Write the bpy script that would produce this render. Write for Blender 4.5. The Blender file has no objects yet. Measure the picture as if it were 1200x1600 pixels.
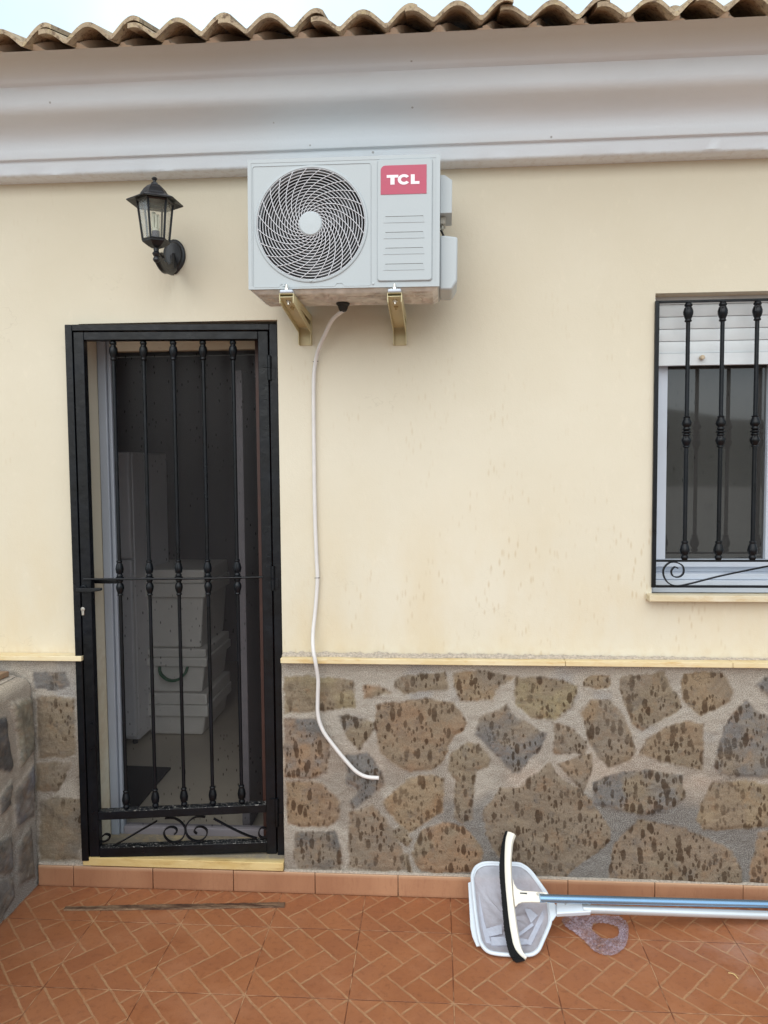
import bpy, math, random
import numpy as np
from mathutils import Vector, Matrix, Euler
random.seed(4); rng = np.random.RandomState(7)
R = math.radians
scene = bpy.context.scene
col = scene.collection

# ------------------------------------------------------------------ camera
CAM_H = 1.70
YAW, PITCH, ROLL, FPX = R(3.96), R(3.37), R(-0.452), 1180.0
fwd = Vector((-math.sin(YAW)*math.cos(PITCH), math.cos(YAW)*math.cos(PITCH), -math.sin(PITCH)))
rt = fwd.cross(Vector((0, 0, 1))).normalized(); up = rt.cross(fwd)
CR = rt*math.cos(ROLL) + up*math.sin(ROLL); CU = -rt*math.sin(ROLL) + up*math.cos(ROLL)
camd = bpy.data.cameras.new('camera'); cam = bpy.data.objects.new('camera', camd); col.objects.link(cam)
m = Matrix.Identity(4)
for i in range(3):
    m[i][0] = CR[i]; m[i][1] = CU[i]; m[i][2] = -fwd[i]
m[2][3] = CAM_H
cam.matrix_world = m
camd.sensor_fit = 'HORIZONTAL'; camd.sensor_width = 36.0; camd.lens = 36.0*FPX/1200.0
camd.clip_start = 0.02; camd.clip_end = 2000
scene.camera = cam
scene.render.resolution_x = 768; scene.render.resolution_y = 1024

# ------------------------------------------------------------------ world, sun, exposure
SUN_EL, SUN_AZ = R(40), R(189)      # azimuth clockwise from +y : light comes from behind the camera, slightly left
w = bpy.data.worlds.new('World'); scene.world = w; w.use_nodes = True
nt = w.node_tree; bg = nt.nodes['Background']
sky = nt.nodes.new('ShaderNodeTexSky'); sky.sky_type = 'NISHITA'; sky.sun_disc = False
sky.sun_elevation = SUN_EL; sky.sun_rotation = SUN_AZ; sky.air_density = 1.0; sky.dust_density = 3.0; sky.ozone_density = 1.0
tc = nt.nodes.new('ShaderNodeTexCoord')
no = nt.nodes.new('ShaderNodeTexNoise'); no.inputs['Scale'].default_value = 2.2; no.inputs['Detail'].default_value = 5
mr = nt.nodes.new('ShaderNodeMapRange'); mr.inputs['From Min'].default_value = .38; mr.inputs['From Max'].default_value = .62
mr.inputs['To Min'].default_value = .62; mr.inputs['To Max'].default_value = .93
mx = nt.nodes.new('ShaderNodeMix'); mx.data_type = 'RGBA'
mx.inputs['B'].default_value = (6.9, 8.3, 9.2, 1)
nt.links.new(tc.outputs['Generated'], no.inputs['Vector']); nt.links.new(no.outputs['Fac'], mr.inputs['Value'])
nt.links.new(mr.outputs['Result'], mx.inputs['Factor']); nt.links.new(sky.outputs['Color'], mx.inputs['A'])
nt.links.new(mx.outputs['Result'], bg.inputs['Color']); bg.inputs['Strength'].default_value = 0.1
sl = bpy.data.lights.new('sun', 'SUN'); sl.energy = 1.30; sl.angle = R(75); sl.color = (1.0, .97, .93)
so = bpy.data.objects.new('sun', sl); col.objects.link(so)
sd = Vector((math.sin(SUN_AZ)*math.cos(SUN_EL), math.cos(SUN_AZ)*math.cos(SUN_EL), math.sin(SUN_EL)))
so.rotation_euler = sd.to_track_quat('Z', 'Y').to_euler()
scene.view_settings.view_transform = 'Standard'; scene.view_settings.look = 'None'
scene.view_settings.gamma = 1.0; scene.view_settings.exposure = 0.62
scene.render.engine = 'CYCLES'; scene.cycles.max_bounces = 8; scene.cycles.transparent_max_bounces = 16

# ------------------------------------------------------------------ pixel -> point at a real depth
def ray(px, py): return fwd*FPX + CR*(px-600) - CU*(py-800)
def onY(px, py, Y):
    d = ray(px, py); t = Y/d.y; return Vector((d.x*t, Y, CAM_H + d.z*t))
def onX(px, py, X):
    d = ray(px, py); t = X/d.x; return Vector((X, d.y*t, CAM_H + d.z*t))
def onZ(px, py, Z=0.0):
    d = ray(px, py); t = (Z-CAM_H)/d.z; return Vector((d.x*t, d.y*t, Z))
def onP(px, py, P, n):
    d = ray(px, py); o = Vector((0, 0, CAM_H)); t = (P-o).dot(n)/d.dot(n); return o + d*t

# ------------------------------------------------------------------ mesh builder
class MB:
    def __init__(s): s.v = []; s.f = []
    def add(s, vs, fs):
        b = len(s.v); s.v += [tuple(x) for x in vs]; s.f += [tuple(b+i for i in f) for f in fs]; return s
    def box(s, x0, x1, y0, y1, z0, z1):
        return s.add([(x, y, z) for x in (x0, x1) for y in (y0, y1) for z in (z0, z1)],
                     [(0, 1, 3, 2), (4, 6, 7, 5), (0, 4, 5, 1), (2, 3, 7, 6), (0, 2, 6, 4), (1, 5, 7, 3)])
    def hexa(s, bot, top):        # two quads, same winding
        return s.add(list(bot)+list(top), [(3, 2, 1, 0), (4, 5, 6, 7), (0, 1, 5, 4), (1, 2, 6, 5), (2, 3, 7, 6), (3, 0, 4, 7)])
    def prism(s, poly, off):      # poly: 3d points, off: vector
        n = len(poly); off = Vector(off); a = [Vector(p) for p in poly]; b = [p+off for p in a]
        return s.add(a+b, [tuple(range(n))[::-1], tuple(range(n, 2*n))] + [(i, (i+1) % n, n+(i+1) % n, n+i) for i in range(n)])
    def quad(s, a, b, c, d): return s.add([a, b, c, d], [(0, 1, 2, 3)])
    def tube(s, path, r, n=10, closed=False, caps=True, flat=None):
        P = [Vector(p) for p in path]; N = len(P)
        rr = r if isinstance(r, (list, tuple)) else [r]*N
        b = len(s.v); prev = None
        for i in range(N):
            if closed: t = P[(i+1) % N]-P[i-1]
            else: t = P[min(i+1, N-1)]-P[max(i-1, 0)]
            t.normalize()
            if prev is None:
                a = Vector((0, 0, 1)) if abs(t.z) < .9 else Vector((1, 0, 0))
                prev = (a - t*a.dot(t)).normalized()
            else:
                q = prev - t*prev.dot(t)
                prev = q.normalized() if q.length > 1e-6 else prev
            c = t.cross(prev)
            for k in range(n):
                an = 2*math.pi*k/n
                s.v.append(tuple(P[i] + (prev*math.cos(an) + c*math.sin(an))*rr[i]))
        M = N if closed else N-1
        for i in range(M):
            j = (i+1) % N
            for k in range(n):
                k2 = (k+1) % n
                s.f.append((b+i*n+k, b+i*n+k2, b+j*n+k2, b+j*n+k))
        if caps and not closed:
            s.f.append(tuple(b+k for k in range(n))[::-1]); s.f.append(tuple(b+(N-1)*n+k for k in range(n)))
        return s
    def strap(s, path, n, w, t):  # flat bar: path, plane normal n (width along n), thickness t in-plane
        P = [Vector(p) for p in path]; n = Vector(n).normalized(); b = len(s.v); N = len(P)
        for i in range(N):
            d = (P[min(i+1, N-1)]-P[max(i-1, 0)]).normalized(); q = d.cross(n)
            for (a, c) in ((-.5, -.5), (.5, -.5), (.5, .5), (-.5, .5)): s.v.append(tuple(P[i]+n*(a*w)+q*(c*t)))
        for i in range(N-1):
            for k in range(4): s.f.append((b+i*4+k, b+i*4+(k+1) % 4, b+i*4+4+(k+1) % 4, b+i*4+4+k))
        s.f.append((b+3, b+2, b+1, b)); e = b+(N-1)*4; s.f.append((e, e+1, e+2, e+3)); return s
    def lathe(s, prof, c=(0, 0, 0), n=16, axis='z', ph=0.0, sx=1., sy=1.):
        b = len(s.v); c = Vector(c)
        for (r, h) in prof:
            for k in range(n):
                an = 2*math.pi*k/n+ph; u, v = r*math.cos(an)*sx, r*math.sin(an)*sy
                p = (u, v, h) if axis == 'z' else ((u, h, v) if axis == 'y' else (h, u, v))
                s.v.append(tuple(c+Vector(p)))
        for i in range(len(prof)-1):
            for k in range(n):
                k2 = (k+1) % n; s.f.append((b+i*n+k, b+i*n+k2, b+(i+1)*n+k2, b+(i+1)*n+k))
        s.f.append(tuple(b+k for k in range(n))[::-1]); s.f.append(tuple(b+(len(prof)-1)*n+k for k in range(n)))
        return s
    def grid(s, P, nu, nv):       # P[iu][iv]
        b = len(s.v); s.v += [tuple(p) for p in P]
        for i in range(nu-1):
            for j in range(nv-1):
                s.f.append((b+i*nv+j, b+(i+1)*nv+j, b+(i+1)*nv+j+1, b+i*nv+j+1))
        return s
    def build(s, name, mat, parent=None, bevel=0, smooth=True, angle=35, seg=2, recalc=True):
        me = bpy.data.meshes.new(name); me.from_pydata(s.v, [], s.f); me.update()
        if recalc:
            import bmesh
            bm = bmesh.new(); bm.from_mesh(me); bmesh.ops.recalc_face_normals(bm, faces=bm.faces); bm.to_mesh(me); bm.free()
        if smooth:
            me.polygons.foreach_set('use_smooth', [True]*len(me.polygons)); me.set_sharp_from_angle(angle=R(angle))
        me.materials.append(mat)
        o = bpy.data.objects.new(name, me); col.objects.link(o)
        if parent: o.parent = parent
        if bevel:
            b = o.modifiers.new('bevel', 'BEVEL'); b.width = bevel; b.segments = seg; b.limit_method = 'ANGLE'; b.angle_limit = R(40)
            b.harden_normals = False
        return o
def tag(o, label=None, cat=None, group=None, kind=None):
    if label: o['label'] = label
    if cat: o['category'] = cat
    if group: o['group'] = group
    if kind: o['kind'] = kind
    return o
def empty(name, loc=(0, 0, 0), rot=(0, 0, 0)):
    o = bpy.data.objects.new(name, None); o.empty_display_size = .1; col.objects.link(o); o.location = loc; o.rotation_euler = rot; return o
def reloc(o, c):                 # move a mesh object's origin to c, keeping its world shape
    o.data.transform(Matrix.Translation(-Vector(c))); o.location = c; return o
def hang(root, o):               # parent keeping the built world shape (root unrotated or rotated)
    bpy.context.view_layer.update()
    o.parent = root; o.matrix_parent_inverse = Matrix.Identity(4); mw = root.matrix_world.inverted(); o.matrix_basis = mw
    return o

# ------------------------------------------------------------------ materials
def S(r, g, b):                  # sRGB 0..255 -> linear
    f = lambda c: ((c/255+.055)/1.055)**2.4 if c > 10 else c/255/12.92
    return (f(r), f(g), f(b), 1)
class NT:
    def __init__(s, name):
        s.m = bpy.data.materials.new(name); s.m.use_nodes = True; s.t = s.m.node_tree; s.n = s.t.nodes; s.p = s.n['Principled BSDF']
        s.out = s.n['Material Output']; s.tc = s.n.new('ShaderNodeTexCoord')
    def L(s, a, b): s.t.links.new(a, b)
    def node(s, ty, **kw):
        n = s.n.new(ty)
        for k, v in kw.items(): setattr(n, k, v)
        return n
    def mapping(s, scale=(1, 1, 1), src=None, rot=(0, 0, 0), loc=(0, 0, 0)):
        mp = s.node('ShaderNodeMapping'); mp.inputs['Scale'].default_value = scale; mp.inputs['Rotation'].default_value = rot; mp.inputs['Location'].default_value = loc
        s.L(src or s.tc.outputs['Object'], mp.inputs['Vector']); return mp.outputs['Vector']
    def noise(s, scale, detail=4, rough=.55, vec=None, dist=0):
        n = s.node('ShaderNodeTexNoise'); n.inputs['Scale'].default_value = scale; n.inputs['Detail'].default_value = detail
        n.inputs['Roughness'].default_value = rough; n.inputs['Distortion'].default_value = dist
        s.L(vec or s.tc.outputs['Object'], n.inputs['Vector']); return n.outputs['Fac']
    def rng(s, v, a, b, c=0., d=1., smooth=False):
        n = s.node('ShaderNodeMapRange'); n.inputs['From Min'].default_value = a; n.inputs['From Max'].default_value = b
        n.inputs['To Min'].default_value = c; n.inputs['To Max'].default_value = d
        if smooth: n.interpolation_type = 'SMOOTHSTEP'
        s.L(v, n.inputs['Value']); return n.outputs['Result']
    def math(s, op, a, b=None, c=None):
        n = s.node('ShaderNodeMath', operation=op)
        for i, x in enumerate((a, b, c)):
            if x is None: continue
            if isinstance(x, (int, float)): n.inputs[i].default_value = x
            else: s.L(x, n.inputs[i])
        return n.outputs[0]
    def mix(s, f, a, b, mode='MIX'):
        n = s.node('ShaderNodeMix', data_type='RGBA', blend_type=mode)
        for k, x in (('Factor', f), ('A', a), ('B', b)):
            sock = n.inputs[k] if k != 'Factor' else n.inputs['Factor']
            if isinstance(x, (int, float)): sock.default_value = x
            elif isinstance(x, (tuple, list)): sock.default_value = x
            else: s.L(x, sock)
        return n.outputs['Result']
    def sep(s, v=None):
        n = s.node('ShaderNodeSeparateXYZ'); s.L(v or s.tc.outputs['Object'], n.inputs[0]); return n.outputs
    def bump(s, h, dist=.002, strength=1., prev=None):
        b = s.node('ShaderNodeBump'); b.inputs['Distance'].default_value = dist; b.inputs['Strength'].default_value = strength
        s.L(h, b.inputs['Height'])
        if prev: s.L(prev, b.inputs['Normal'])
        s.L(b.outputs['Normal'], s.p.inputs['Normal']); return b.outputs['Normal']
    def set(s, **kw):
        for k, v in kw.items():
            k = k.replace('_', ' ')
            i = s.p.inputs[k]
            if isinstance(v, (int, float, tuple)): i.default_value = v
            else: s.L(v, i)
        return s
def simple(name, c, rough=.5, metal=0., var=.12, scale=20, bump=0., coat=0, spec=.5):
    t = NT(name); n = t.noise(scale, 5)
    c2 = tuple(x*(1-var) for x in c[:3])+(1,); c1 = tuple(min(1, x*(1+var)) for x in c[:3])+(1,)
    t.set(Base_Color=t.mix(t.rng(n, .3, .7), c2, c1), Roughness=t.rng(n, .2, .8, rough*.85, min(1, rough*1.15)), Metallic=metal)
    t.p.inputs['Specular IOR Level'].default_value = spec
    if coat: t.p.inputs['Coat Weight'].default_value = coat
    if bump: t.bump(t.noise(scale*3, 5), bump)
    return t.m

def plaster():
    t = NT('cream plaster'); x, y, z = t.sep()
    base = t.mix(t.rng(t.noise(1.1, 5), .35, .65), S(210, 201, 180), S(216, 208, 189))
    # ochre weathering near the foot of the wall
    low = t.rng(z, .9, 1.75, 1, 0); n = t.rng(t.noise(2.6, 6, .6, t.mapping((1.6, 1, .7))), .42, .68)
    base = t.mix(t.math('MULTIPLY', t.math('MULTIPLY', low, n), .5), base, S(206, 184, 142))
    # slanted rain splashes
    v = t.node('ShaderNodeTexVoronoi'); v.inputs['Scale'].default_value = 1
    t.L(t.mapping((62, 1, 17), rot=(0, R(-14), 0)), v.inputs['Vector'])
    drops = t.rng(v.outputs['Distance'], .12, .34, 1, 0)
    area = t.rng(t.noise(1.6, 3), .42, .60); sel = t.rng(t.noise(9, 2), .5, .6)
    f = t.math('MULTIPLY', t.math('MULTIPLY', drops, area), t.math('MULTIPLY', sel, t.rng(z, .9, 2.4, .60, .08)))
    base = t.mix(f, base, S(186, 164, 128))
    cr = t.rng(t.math('ABSOLUTE', t.math('SUBTRACT', t.noise(1.3, 6, .6, t.mapping(loc=(3, 0, 7))), .5)), .0, .0025, 1, 0)
    base = t.mix(t.math('MULTIPLY', t.math('MULTIPLY', cr, t.rng(t.noise(2, 2), .55, .65)), .25), base, S(150, 135, 110))
    base = t.mix(t.math('MULTIPLY', t.rng(t.noise(26, 5, .7, t.mapping((1, 1, .5))), .60, .72), .22), base, S(226, 216, 196))
    # grey dirt at the very foot, above the ledge
    foot = t.math('MULTIPLY', t.rng(z, .955, 1.02, 1, 0), t.rng(t.noise(28, 5), .42, .6))
    base = t.mix(t.math('MULTIPLY', foot, .35), base, S(196, 176, 146))
    t.set(Base_Color=base, Roughness=.85); t.p.inputs['Specular IOR Level'].default_value = .2
    b = t.bump(t.noise(170, 4, .6), .0012, .55); b = t.bump(t.noise(14, 5, .6, t.mapping((1, 1, .6))), .004, .45, b); t.bump(t.noise(3.2, 4), .012, .35, b)
    return t.m
def cornice_mat():
    t = NT('white painted cornice'); x, y, z = t.sep()
    base = t.mix(t.rng(t.noise(1.5, 6, .6, t.mapping((.5, 2, 3))), .35, .65), S(219, 226, 233), S(227, 233, 239))
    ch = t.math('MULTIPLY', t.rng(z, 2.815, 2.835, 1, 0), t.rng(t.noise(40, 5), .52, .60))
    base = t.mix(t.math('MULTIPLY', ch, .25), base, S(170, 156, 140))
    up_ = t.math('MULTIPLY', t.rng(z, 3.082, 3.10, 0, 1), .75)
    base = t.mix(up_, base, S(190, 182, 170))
    sp = t.node('ShaderNodeTexVoronoi'); sp.inputs['Scale'].default_value = 9; t.L(t.tc.outputs['Object'], sp.inputs['Vector'])
    base = t.mix(t.math('MULTIPLY', t.rng(sp.outputs['Distance'], .03, .05, 1, 0), .6), base, S(110, 100, 90))
    t.set(Base_Color=base, Roughness=.6)
    b = t.bump(t.noise(130, 4), .0008, .6); t.bump(t.noise(5, 4, .5, t.mapping((.6, 2, 2))), .008, .35, b)
    return t.m
def stone_mat():
    t = NT('random rubble stone'); x, y, z = t.sep()
    at = t.node('ShaderNodeAttribute', attribute_name='stonecol'); am = t.node('ShaderNodeAttribute', attribute_name='stonemask')
    rain = t.node('ShaderNodeAttribute', attribute_name='rain')
    m_ = am.outputs['Fac']
    uv = t.node('ShaderNodeAttribute', attribute_name='flat').outputs['Vector']
    g = t.noise(150, 5, .65, uv); g2 = t.noise(38, 6, .6, uv); g3 = t.noise(9, 5, .6, t.mapping((1, 1, 2.6), uv, (0, R(24), 0)))
    c = t.mix(t.rng(g2, .3, .7, 0, .6), at.outputs['Color'], (.30, .26, .21, 1), 'OVERLAY')
    fg = t.noise(300, 4, .8, t.mapping((1, 1, 1.7), uv, (0, R(20), 0)))
    c = t.mix(t.rng(fg, .42, .66, .0, .55), c, (.46, .40, .32, 1)); c = t.mix(t.rng(fg, .30, .48, .55, 0), c, (.05, .04, .032, 1))
    ck = t.rng(t.math('ABSOLUTE', t.math('SUBTRACT', t.noise(5.5, 5, .62, t.mapping((1, 1, 1.9), uv, (0, R(-30), 0))), .5)), .0, .006, 1, 0)
    c = t.mix(t.math('MULTIPLY', ck, t.rng(t.noise(6, 2, .5, uv), .46, .58, 0, .75)), c, (.04, .033, .027, 1))
    c = t.mix(t.rng(t.noise(14, 5, .7, t.mapping(loc=(9, 0, 4), src=uv)), .52, .66, 0, .38), c, (.30, .17, .085, 1))
    c = t.mix(t.rng(t.noise(11, 5, .7, t.mapping(loc=(2, 0, 8), src=uv)), .54, .66, 0, .35), c, (.10, .105, .115, 1))
    c = t.mix(t.rng(g, .3, .7, .35, 0), c, (.06, .05, .04, 1))
    c = t.mix(t.math('MULTIPLY', t.rng(g3, .52, .66), .30), c, S(156, 140, 118))
    # sandy mortar speckle
    sp = t.rng(t.noise(260, 4, .75, uv), .38, .62)
    mo = t.mix(sp, t.mix(.62, at.outputs['Color'], (.06, .052, .045, 1)), t.mix(.38, at.outputs['Color'], (.85, .81, .75, 1)))
    c = t.mix(m_, mo, c)
    # rain drops and runs soaked into the stone
    wob = t.node('ShaderNodeTexNoise'); wob.inputs['Scale'].default_value = 55; t.L(uv, wob.inputs['Vector'])
    ad = t.node('ShaderNodeVectorMath', operation='MULTIPLY_ADD'); t.L(wob.outputs['Color'], ad.inputs[0]); ad.inputs[1].default_value = (.011, .011, .011); t.L(uv, ad.inputs[2])
    def layer(sc, off, lo, hi, th):
        v = t.node('ShaderNodeTexVoronoi'); v.inputs['Scale'].default_value = 1
        t.L(t.mapping(sc, ad.outputs[0], (0, R(-6), 0), off), v.inputs['Vector'])
        pick = t.node('ShaderNodeSeparateColor'); t.L(v.outputs['Color'], pick.inputs[0])
        rad = t.rng(pick.outputs[1], 0, 1, lo, hi)
        inside = t.rng(t.math('SUBTRACT', v.outputs['Distance'], rad), -.05, .05, 1, 0)
        return t.math('MULTIPLY', inside, t.math('GREATER_THAN', pick.outputs[0], th))
    d = t.math('MAXIMUM', t.math('MAXIMUM', layer((47, 1, 21), (0, 0, 0), .22, .48, .24), layer((88, 1, 44), (3, 0, 5), .16, .40, .40)), layer((32, 1, 12), (7, 0, 2), .12, .38, .48))
    d = t.math('MULTIPLY', t.math('MULTIPLY', d, rain.outputs['Fac']), t.math('MULTIPLY', t.rng(g2, .25, .5, .6, 1.), t.rng(t.noise(5, 3, .5, t.mapping(loc=(5, 0, 5), src=uv)), .34, .54, .55, 1.)))
    c = t.mix(t.math('MULTIPLY', d, t.math('MULTIPLY_ADD', m_, .9, .02)), c, t.mix(1., c, (.27, .20, .14, 1), 'MULTIPLY'))
    t.set(Base_Color=c, Roughness=t.math('SUBTRACT', .9, t.math('MULTIPLY', d, .25))); t.p.inputs['Specular IOR Level'].default_value = .3
    h = t.math('ADD', t.math('MULTIPLY', g, .5), t.math('MULTIPLY', sp, t.math('MULTIPLY_ADD', m_, -.5, .6)))
    b = t.bump(h, .0030, 1.); t.bump(t.noise(26, 7, .7, uv), .012, .9, b)
    return t.m
def floor_mat():
    t = NT('terracotta herringbone tiles'); x, y, z = t.sep()
    TX, TY, X0, Y0 = .3367, .363, .0503, 2.672
    fx = t.math('DIVIDE', t.math('SUBTRACT', x, X0), TX); fy = t.math('DIVIDE', t.math('SUBTRACT', Y0, y), TY)
    tx = t.math('FLOOR', fx); ty = t.math('FLOOR', fy)
    # wavy hand-made joints
    nz = t.node('ShaderNodeTexNoise'); nz.inputs['Scale'].default_value = 26; nz.inputs['Detail'].default_value = 3; t.L(t.tc.outputs['Object'], nz.inputs['Vector'])
    ns = t.node('ShaderNodeSeparateColor'); t.L(nz.outputs['Color'], ns.inputs[0])
    u = t.math('SUBTRACT', fx, tx); v = t.math('SUBTRACT', fy, ty)
    U = t.math('ADD', t.math('MULTIPLY', u, 3), t.math('MULTIPLY_ADD', ns.outputs[0], .07, -.035))
    V = t.math('ADD', t.math('MULTIPLY', v, 3), t.math('MULTIPLY_ADD', ns.outputs[1], .07, -.035))
    a = t.math('ADD', U, V); b = t.math('SUBTRACT', U, V)
    i = t.math('FLOOR', a); j = t.math('FLOOR', b); fa = t.math('SUBTRACT', a, i); fb = t.math('SUBTRACT', b, j)
    mm = t.math('FLOORED_MODULO', t.math('SUBTRACT', t.math('SUBTRACT', i, j), 1), 4)
    def eq(k): return t.math('COMPARE', mm, float(k), .1)
    e0, e1, e2, e3 = eq(0), eq(1), eq(2), eq(3)
    big = 5.
    dl = t.math('MULTIPLY_ADD', e1, big, fa); dr = t.math('MULTIPLY_ADD', e0, big, t.math('SUBTRACT', 1, fa))
    db = t.math('MULTIPLY_ADD', e2, big, fb); dt = t.math('MULTIPLY_ADD', e3, big, t.math('SUBTRACT', 1, fb))
    d = t.math('MINIMUM', t.math('MINIMUM', dl, dr), t.math('MINIMUM', db, dt))
    gn = t.noise(60, 4)
    grout = t.rng(t.math('ADD', d, t.math('MULTIPLY_ADD', gn, .05, -.025)), .026, .064, 1, 0, True)
    bi = t.math('SUBTRACT', i, e1); bj = t.math('ADD', j, e3)
    cv = t.node('ShaderNodeCombineXYZ'); t.L(t.math('MULTIPLY_ADD', tx, 13.7, bi), cv.inputs[0]); t.L(t.math('MULTIPLY_ADD', ty, 7.3, bj), cv.inputs[1])
    wn = t.node('ShaderNodeTexWhiteNoise', noise_dimensions='3D'); t.L(cv.outputs[0], wn.inputs['Vector'])
    cv2 = t.node('ShaderNodeCombineXYZ'); t.L(tx, cv2.inputs[0]); t.L(ty, cv2.inputs[1])
    wt = t.node('ShaderNodeTexWhiteNoise', noise_dimensions='3D'); t.L(cv2.outputs[0], wt.inputs['Vector'])
    c = t.mix(t.math('MULTIPLY_ADD', wn.outputs['Value'], .6, t.math('MULTIPLY', wt.outputs['Value'], .4)), S(150, 92, 58), S(164, 106, 69))
    c = t.mix(t.rng(t.noise(7, 6, .65), .40, .72, 0, .55), c, S(142, 88, 60))
    c = t.mix(t.rng(t.noise(45, 5, .7), .52, .72, 0, .55), c, S(112, 68, 44))
    c = t.mix(t.rng(t.noise(3.1, 6, .7, t.mapping(loc=(4, 4, 0))), .50, .70, 0, .4), c, S(182, 128, 94))
    c = t.mix(t.rng(t.noise(120, 3, .6), .66, .72, 0, .5), c, S(86, 56, 40))
    c = t.mix(t.math('MULTIPLY', grout, t.rng(t.noise(14, 5), .3, .62, .22, .85)), c, t.mix(t.rng(gn, .3, .7), S(160, 118, 84), S(186, 146, 108)))
    # real joints between the square tiles
    ex = t.math('MULTIPLY', t.math('MINIMUM', u, t.math('SUBTRACT', 1, u)), TX); ey = t.math('MULTIPLY', t.math('MINIMUM', v, t.math('SUBTRACT', 1, v)), TY)
    e = t.math('MINIMUM', ex, ey)
    jo = t.rng(e, .0010, .0020, 1, 0)
    c = t.mix(t.math('MULTIPLY', jo, .95), c, t.mix(t.rng(t.noise(11, 3), .45, .6), S(112, 62, 38), S(196, 150, 112)))
    # pale mineral stain on the right
    sx = t.math('SUBTRACT', x, 1.22); sy = t.math('SUBTRACT', y, 2.62)
    rr = t.math('SQRT', t.math('ADD', t.math('MULTIPLY', sx, sx), t.math('MULTIPLY', t.math('MULTIPLY', sy, sy), 2.5)))
    st = t.math('MULTIPLY', t.rng(rr, .05, .42, 1, 0), t.rng(t.noise(6, 6, .7), .42, .62))
    c = t.mix(t.math('MULTIPLY', st, .35), c, S(196, 168, 156))
    dirt = t.math('MULTIPLY', t.rng(y, 2.78, 2.90), t.rng(t.noise(30, 5), .4, .7, 0, .45)); c = t.mix(dirt, c, S(112, 76, 56))
    t.set(Base_Color=c, Roughness=t.rng(t.noise(5, 5), .3, .7, .34, .62))
    h = t.math('ADD', t.math('MULTIPLY', grout, -.5), t.math('MULTIPLY', jo, -1.2))
    bb = t.bump(h, .0016, .9); bb = t.bump(t.noise(90, 5), .0007, .8, bb); t.bump(t.noise(6, 2), .004, .5, bb)
    return t.m
def kerb_mat():
    t = NT('salmon skirting tile'); x, y, z = t.sep()
    c = t.mix(t.rng(t.noise(3.2, 4, .5, t.mapping((1, 1, .3))), .35, .65), S(150, 103, 74), S(172, 126, 94))
    c = t.mix(t.rng(t.noise(80, 5, .7, t.mapping((1, 1, .25))), .5, .75, 0, .45), c, S(138, 92, 68))
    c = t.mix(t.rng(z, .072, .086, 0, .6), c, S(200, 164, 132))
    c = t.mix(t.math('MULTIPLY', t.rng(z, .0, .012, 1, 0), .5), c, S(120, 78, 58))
    t.set(Base_Color=c, Roughness=.6); t.bump(t.noise(140, 4), .0006); return t.m
def limestone(name, a, b, dirt):
    t = NT(name); x, y, z = t.sep()
    c = t.mix(t.rng(t.noise(5, 5, .6, t.mapping((1, 1, 3))), .35, .65), a, b)
    c = t.mix(t.rng(t.noise(30, 6, .7, t.mapping((.35, 1, 1.5))), .52, .72, 0, .7), c, dirt)
    t.set(Base_Color=c, Roughness=.7); t.bump(t.noise(120, 5), .001); return t.m
def thresh_mat():
    t = NT('honey marble threshold'); x, y, z = t.sep()
    c = t.mix(t.rng(t.noise(5, 5, .6, t.mapping((1, 1, 3))), .35, .65), S(198, 168, 106), S(214, 190, 136))
    c = t.mix(t.rng(t.noise(30, 6, .7, t.mapping((.35, 1, 1.5))), .52, .72, 0, .7), c, S(160, 124, 72))
    d = t.math('MULTIPLY', t.rng(y, 2.905, 2.93), t.rng(t.noise(18, 5, .7), .3, .5, .5, .95))
    c = t.mix(d, c, S(128, 120, 108)); t.set(Base_Color=c, Roughness=.7); t.bump(t.noise(120, 5), .001); return t.m
def tile_mat():
    t = NT('weathered roof tile')
    c = t.mix(t.rng(t.noise(9, 5), .35, .65), S(160, 140, 116), S(184, 164, 136))
    c = t.mix(t.rng(t.noise(55, 6, .75), .50, .62), c, S(116, 96, 78))
    c = t.mix(t.rng(t.noise(34, 5, .7, t.mapping(loc=(5, 2, 1))), .55, .68, 0, .75), c, S(190, 172, 128))
    t.set(Base_Color=c, Roughness=.92); b = t.bump(t.noise(210, 5, .7), .003); t.bump(t.noise(40, 4), .004, .8, b); return t.m
def iron_mat(name, wet=0.):
    t = NT(name); n = t.noise(30, 5)
    c = t.mix(t.rng(t.noise(8, 4), .4, .7), S(7, 9, 12), S(14, 18, 25))
    if wet:
        fl = t.rng(t.noise(150, 4, .7, t.mapping((1, 1, 1.2))), .575, .60)
        nrm = t.node('ShaderNodeNewGeometry'); up_ = t.rng(t.sep(nrm.outputs['Normal'])[2], .1, .5)
        c = t.mix(t.math('MULTIPLY', fl, up_), c, S(150, 146, 140))
    t.set(Base_Color=c, Roughness=t.rng(n, .3, .7, .26, .46)); t.p.inputs['Specular IOR Level'].default_value = .28
    b = t.bump(t.noise(24, 4), .003, .6); t.bump(t.noise(160, 3), .0006, .8, b); return t.m
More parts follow.
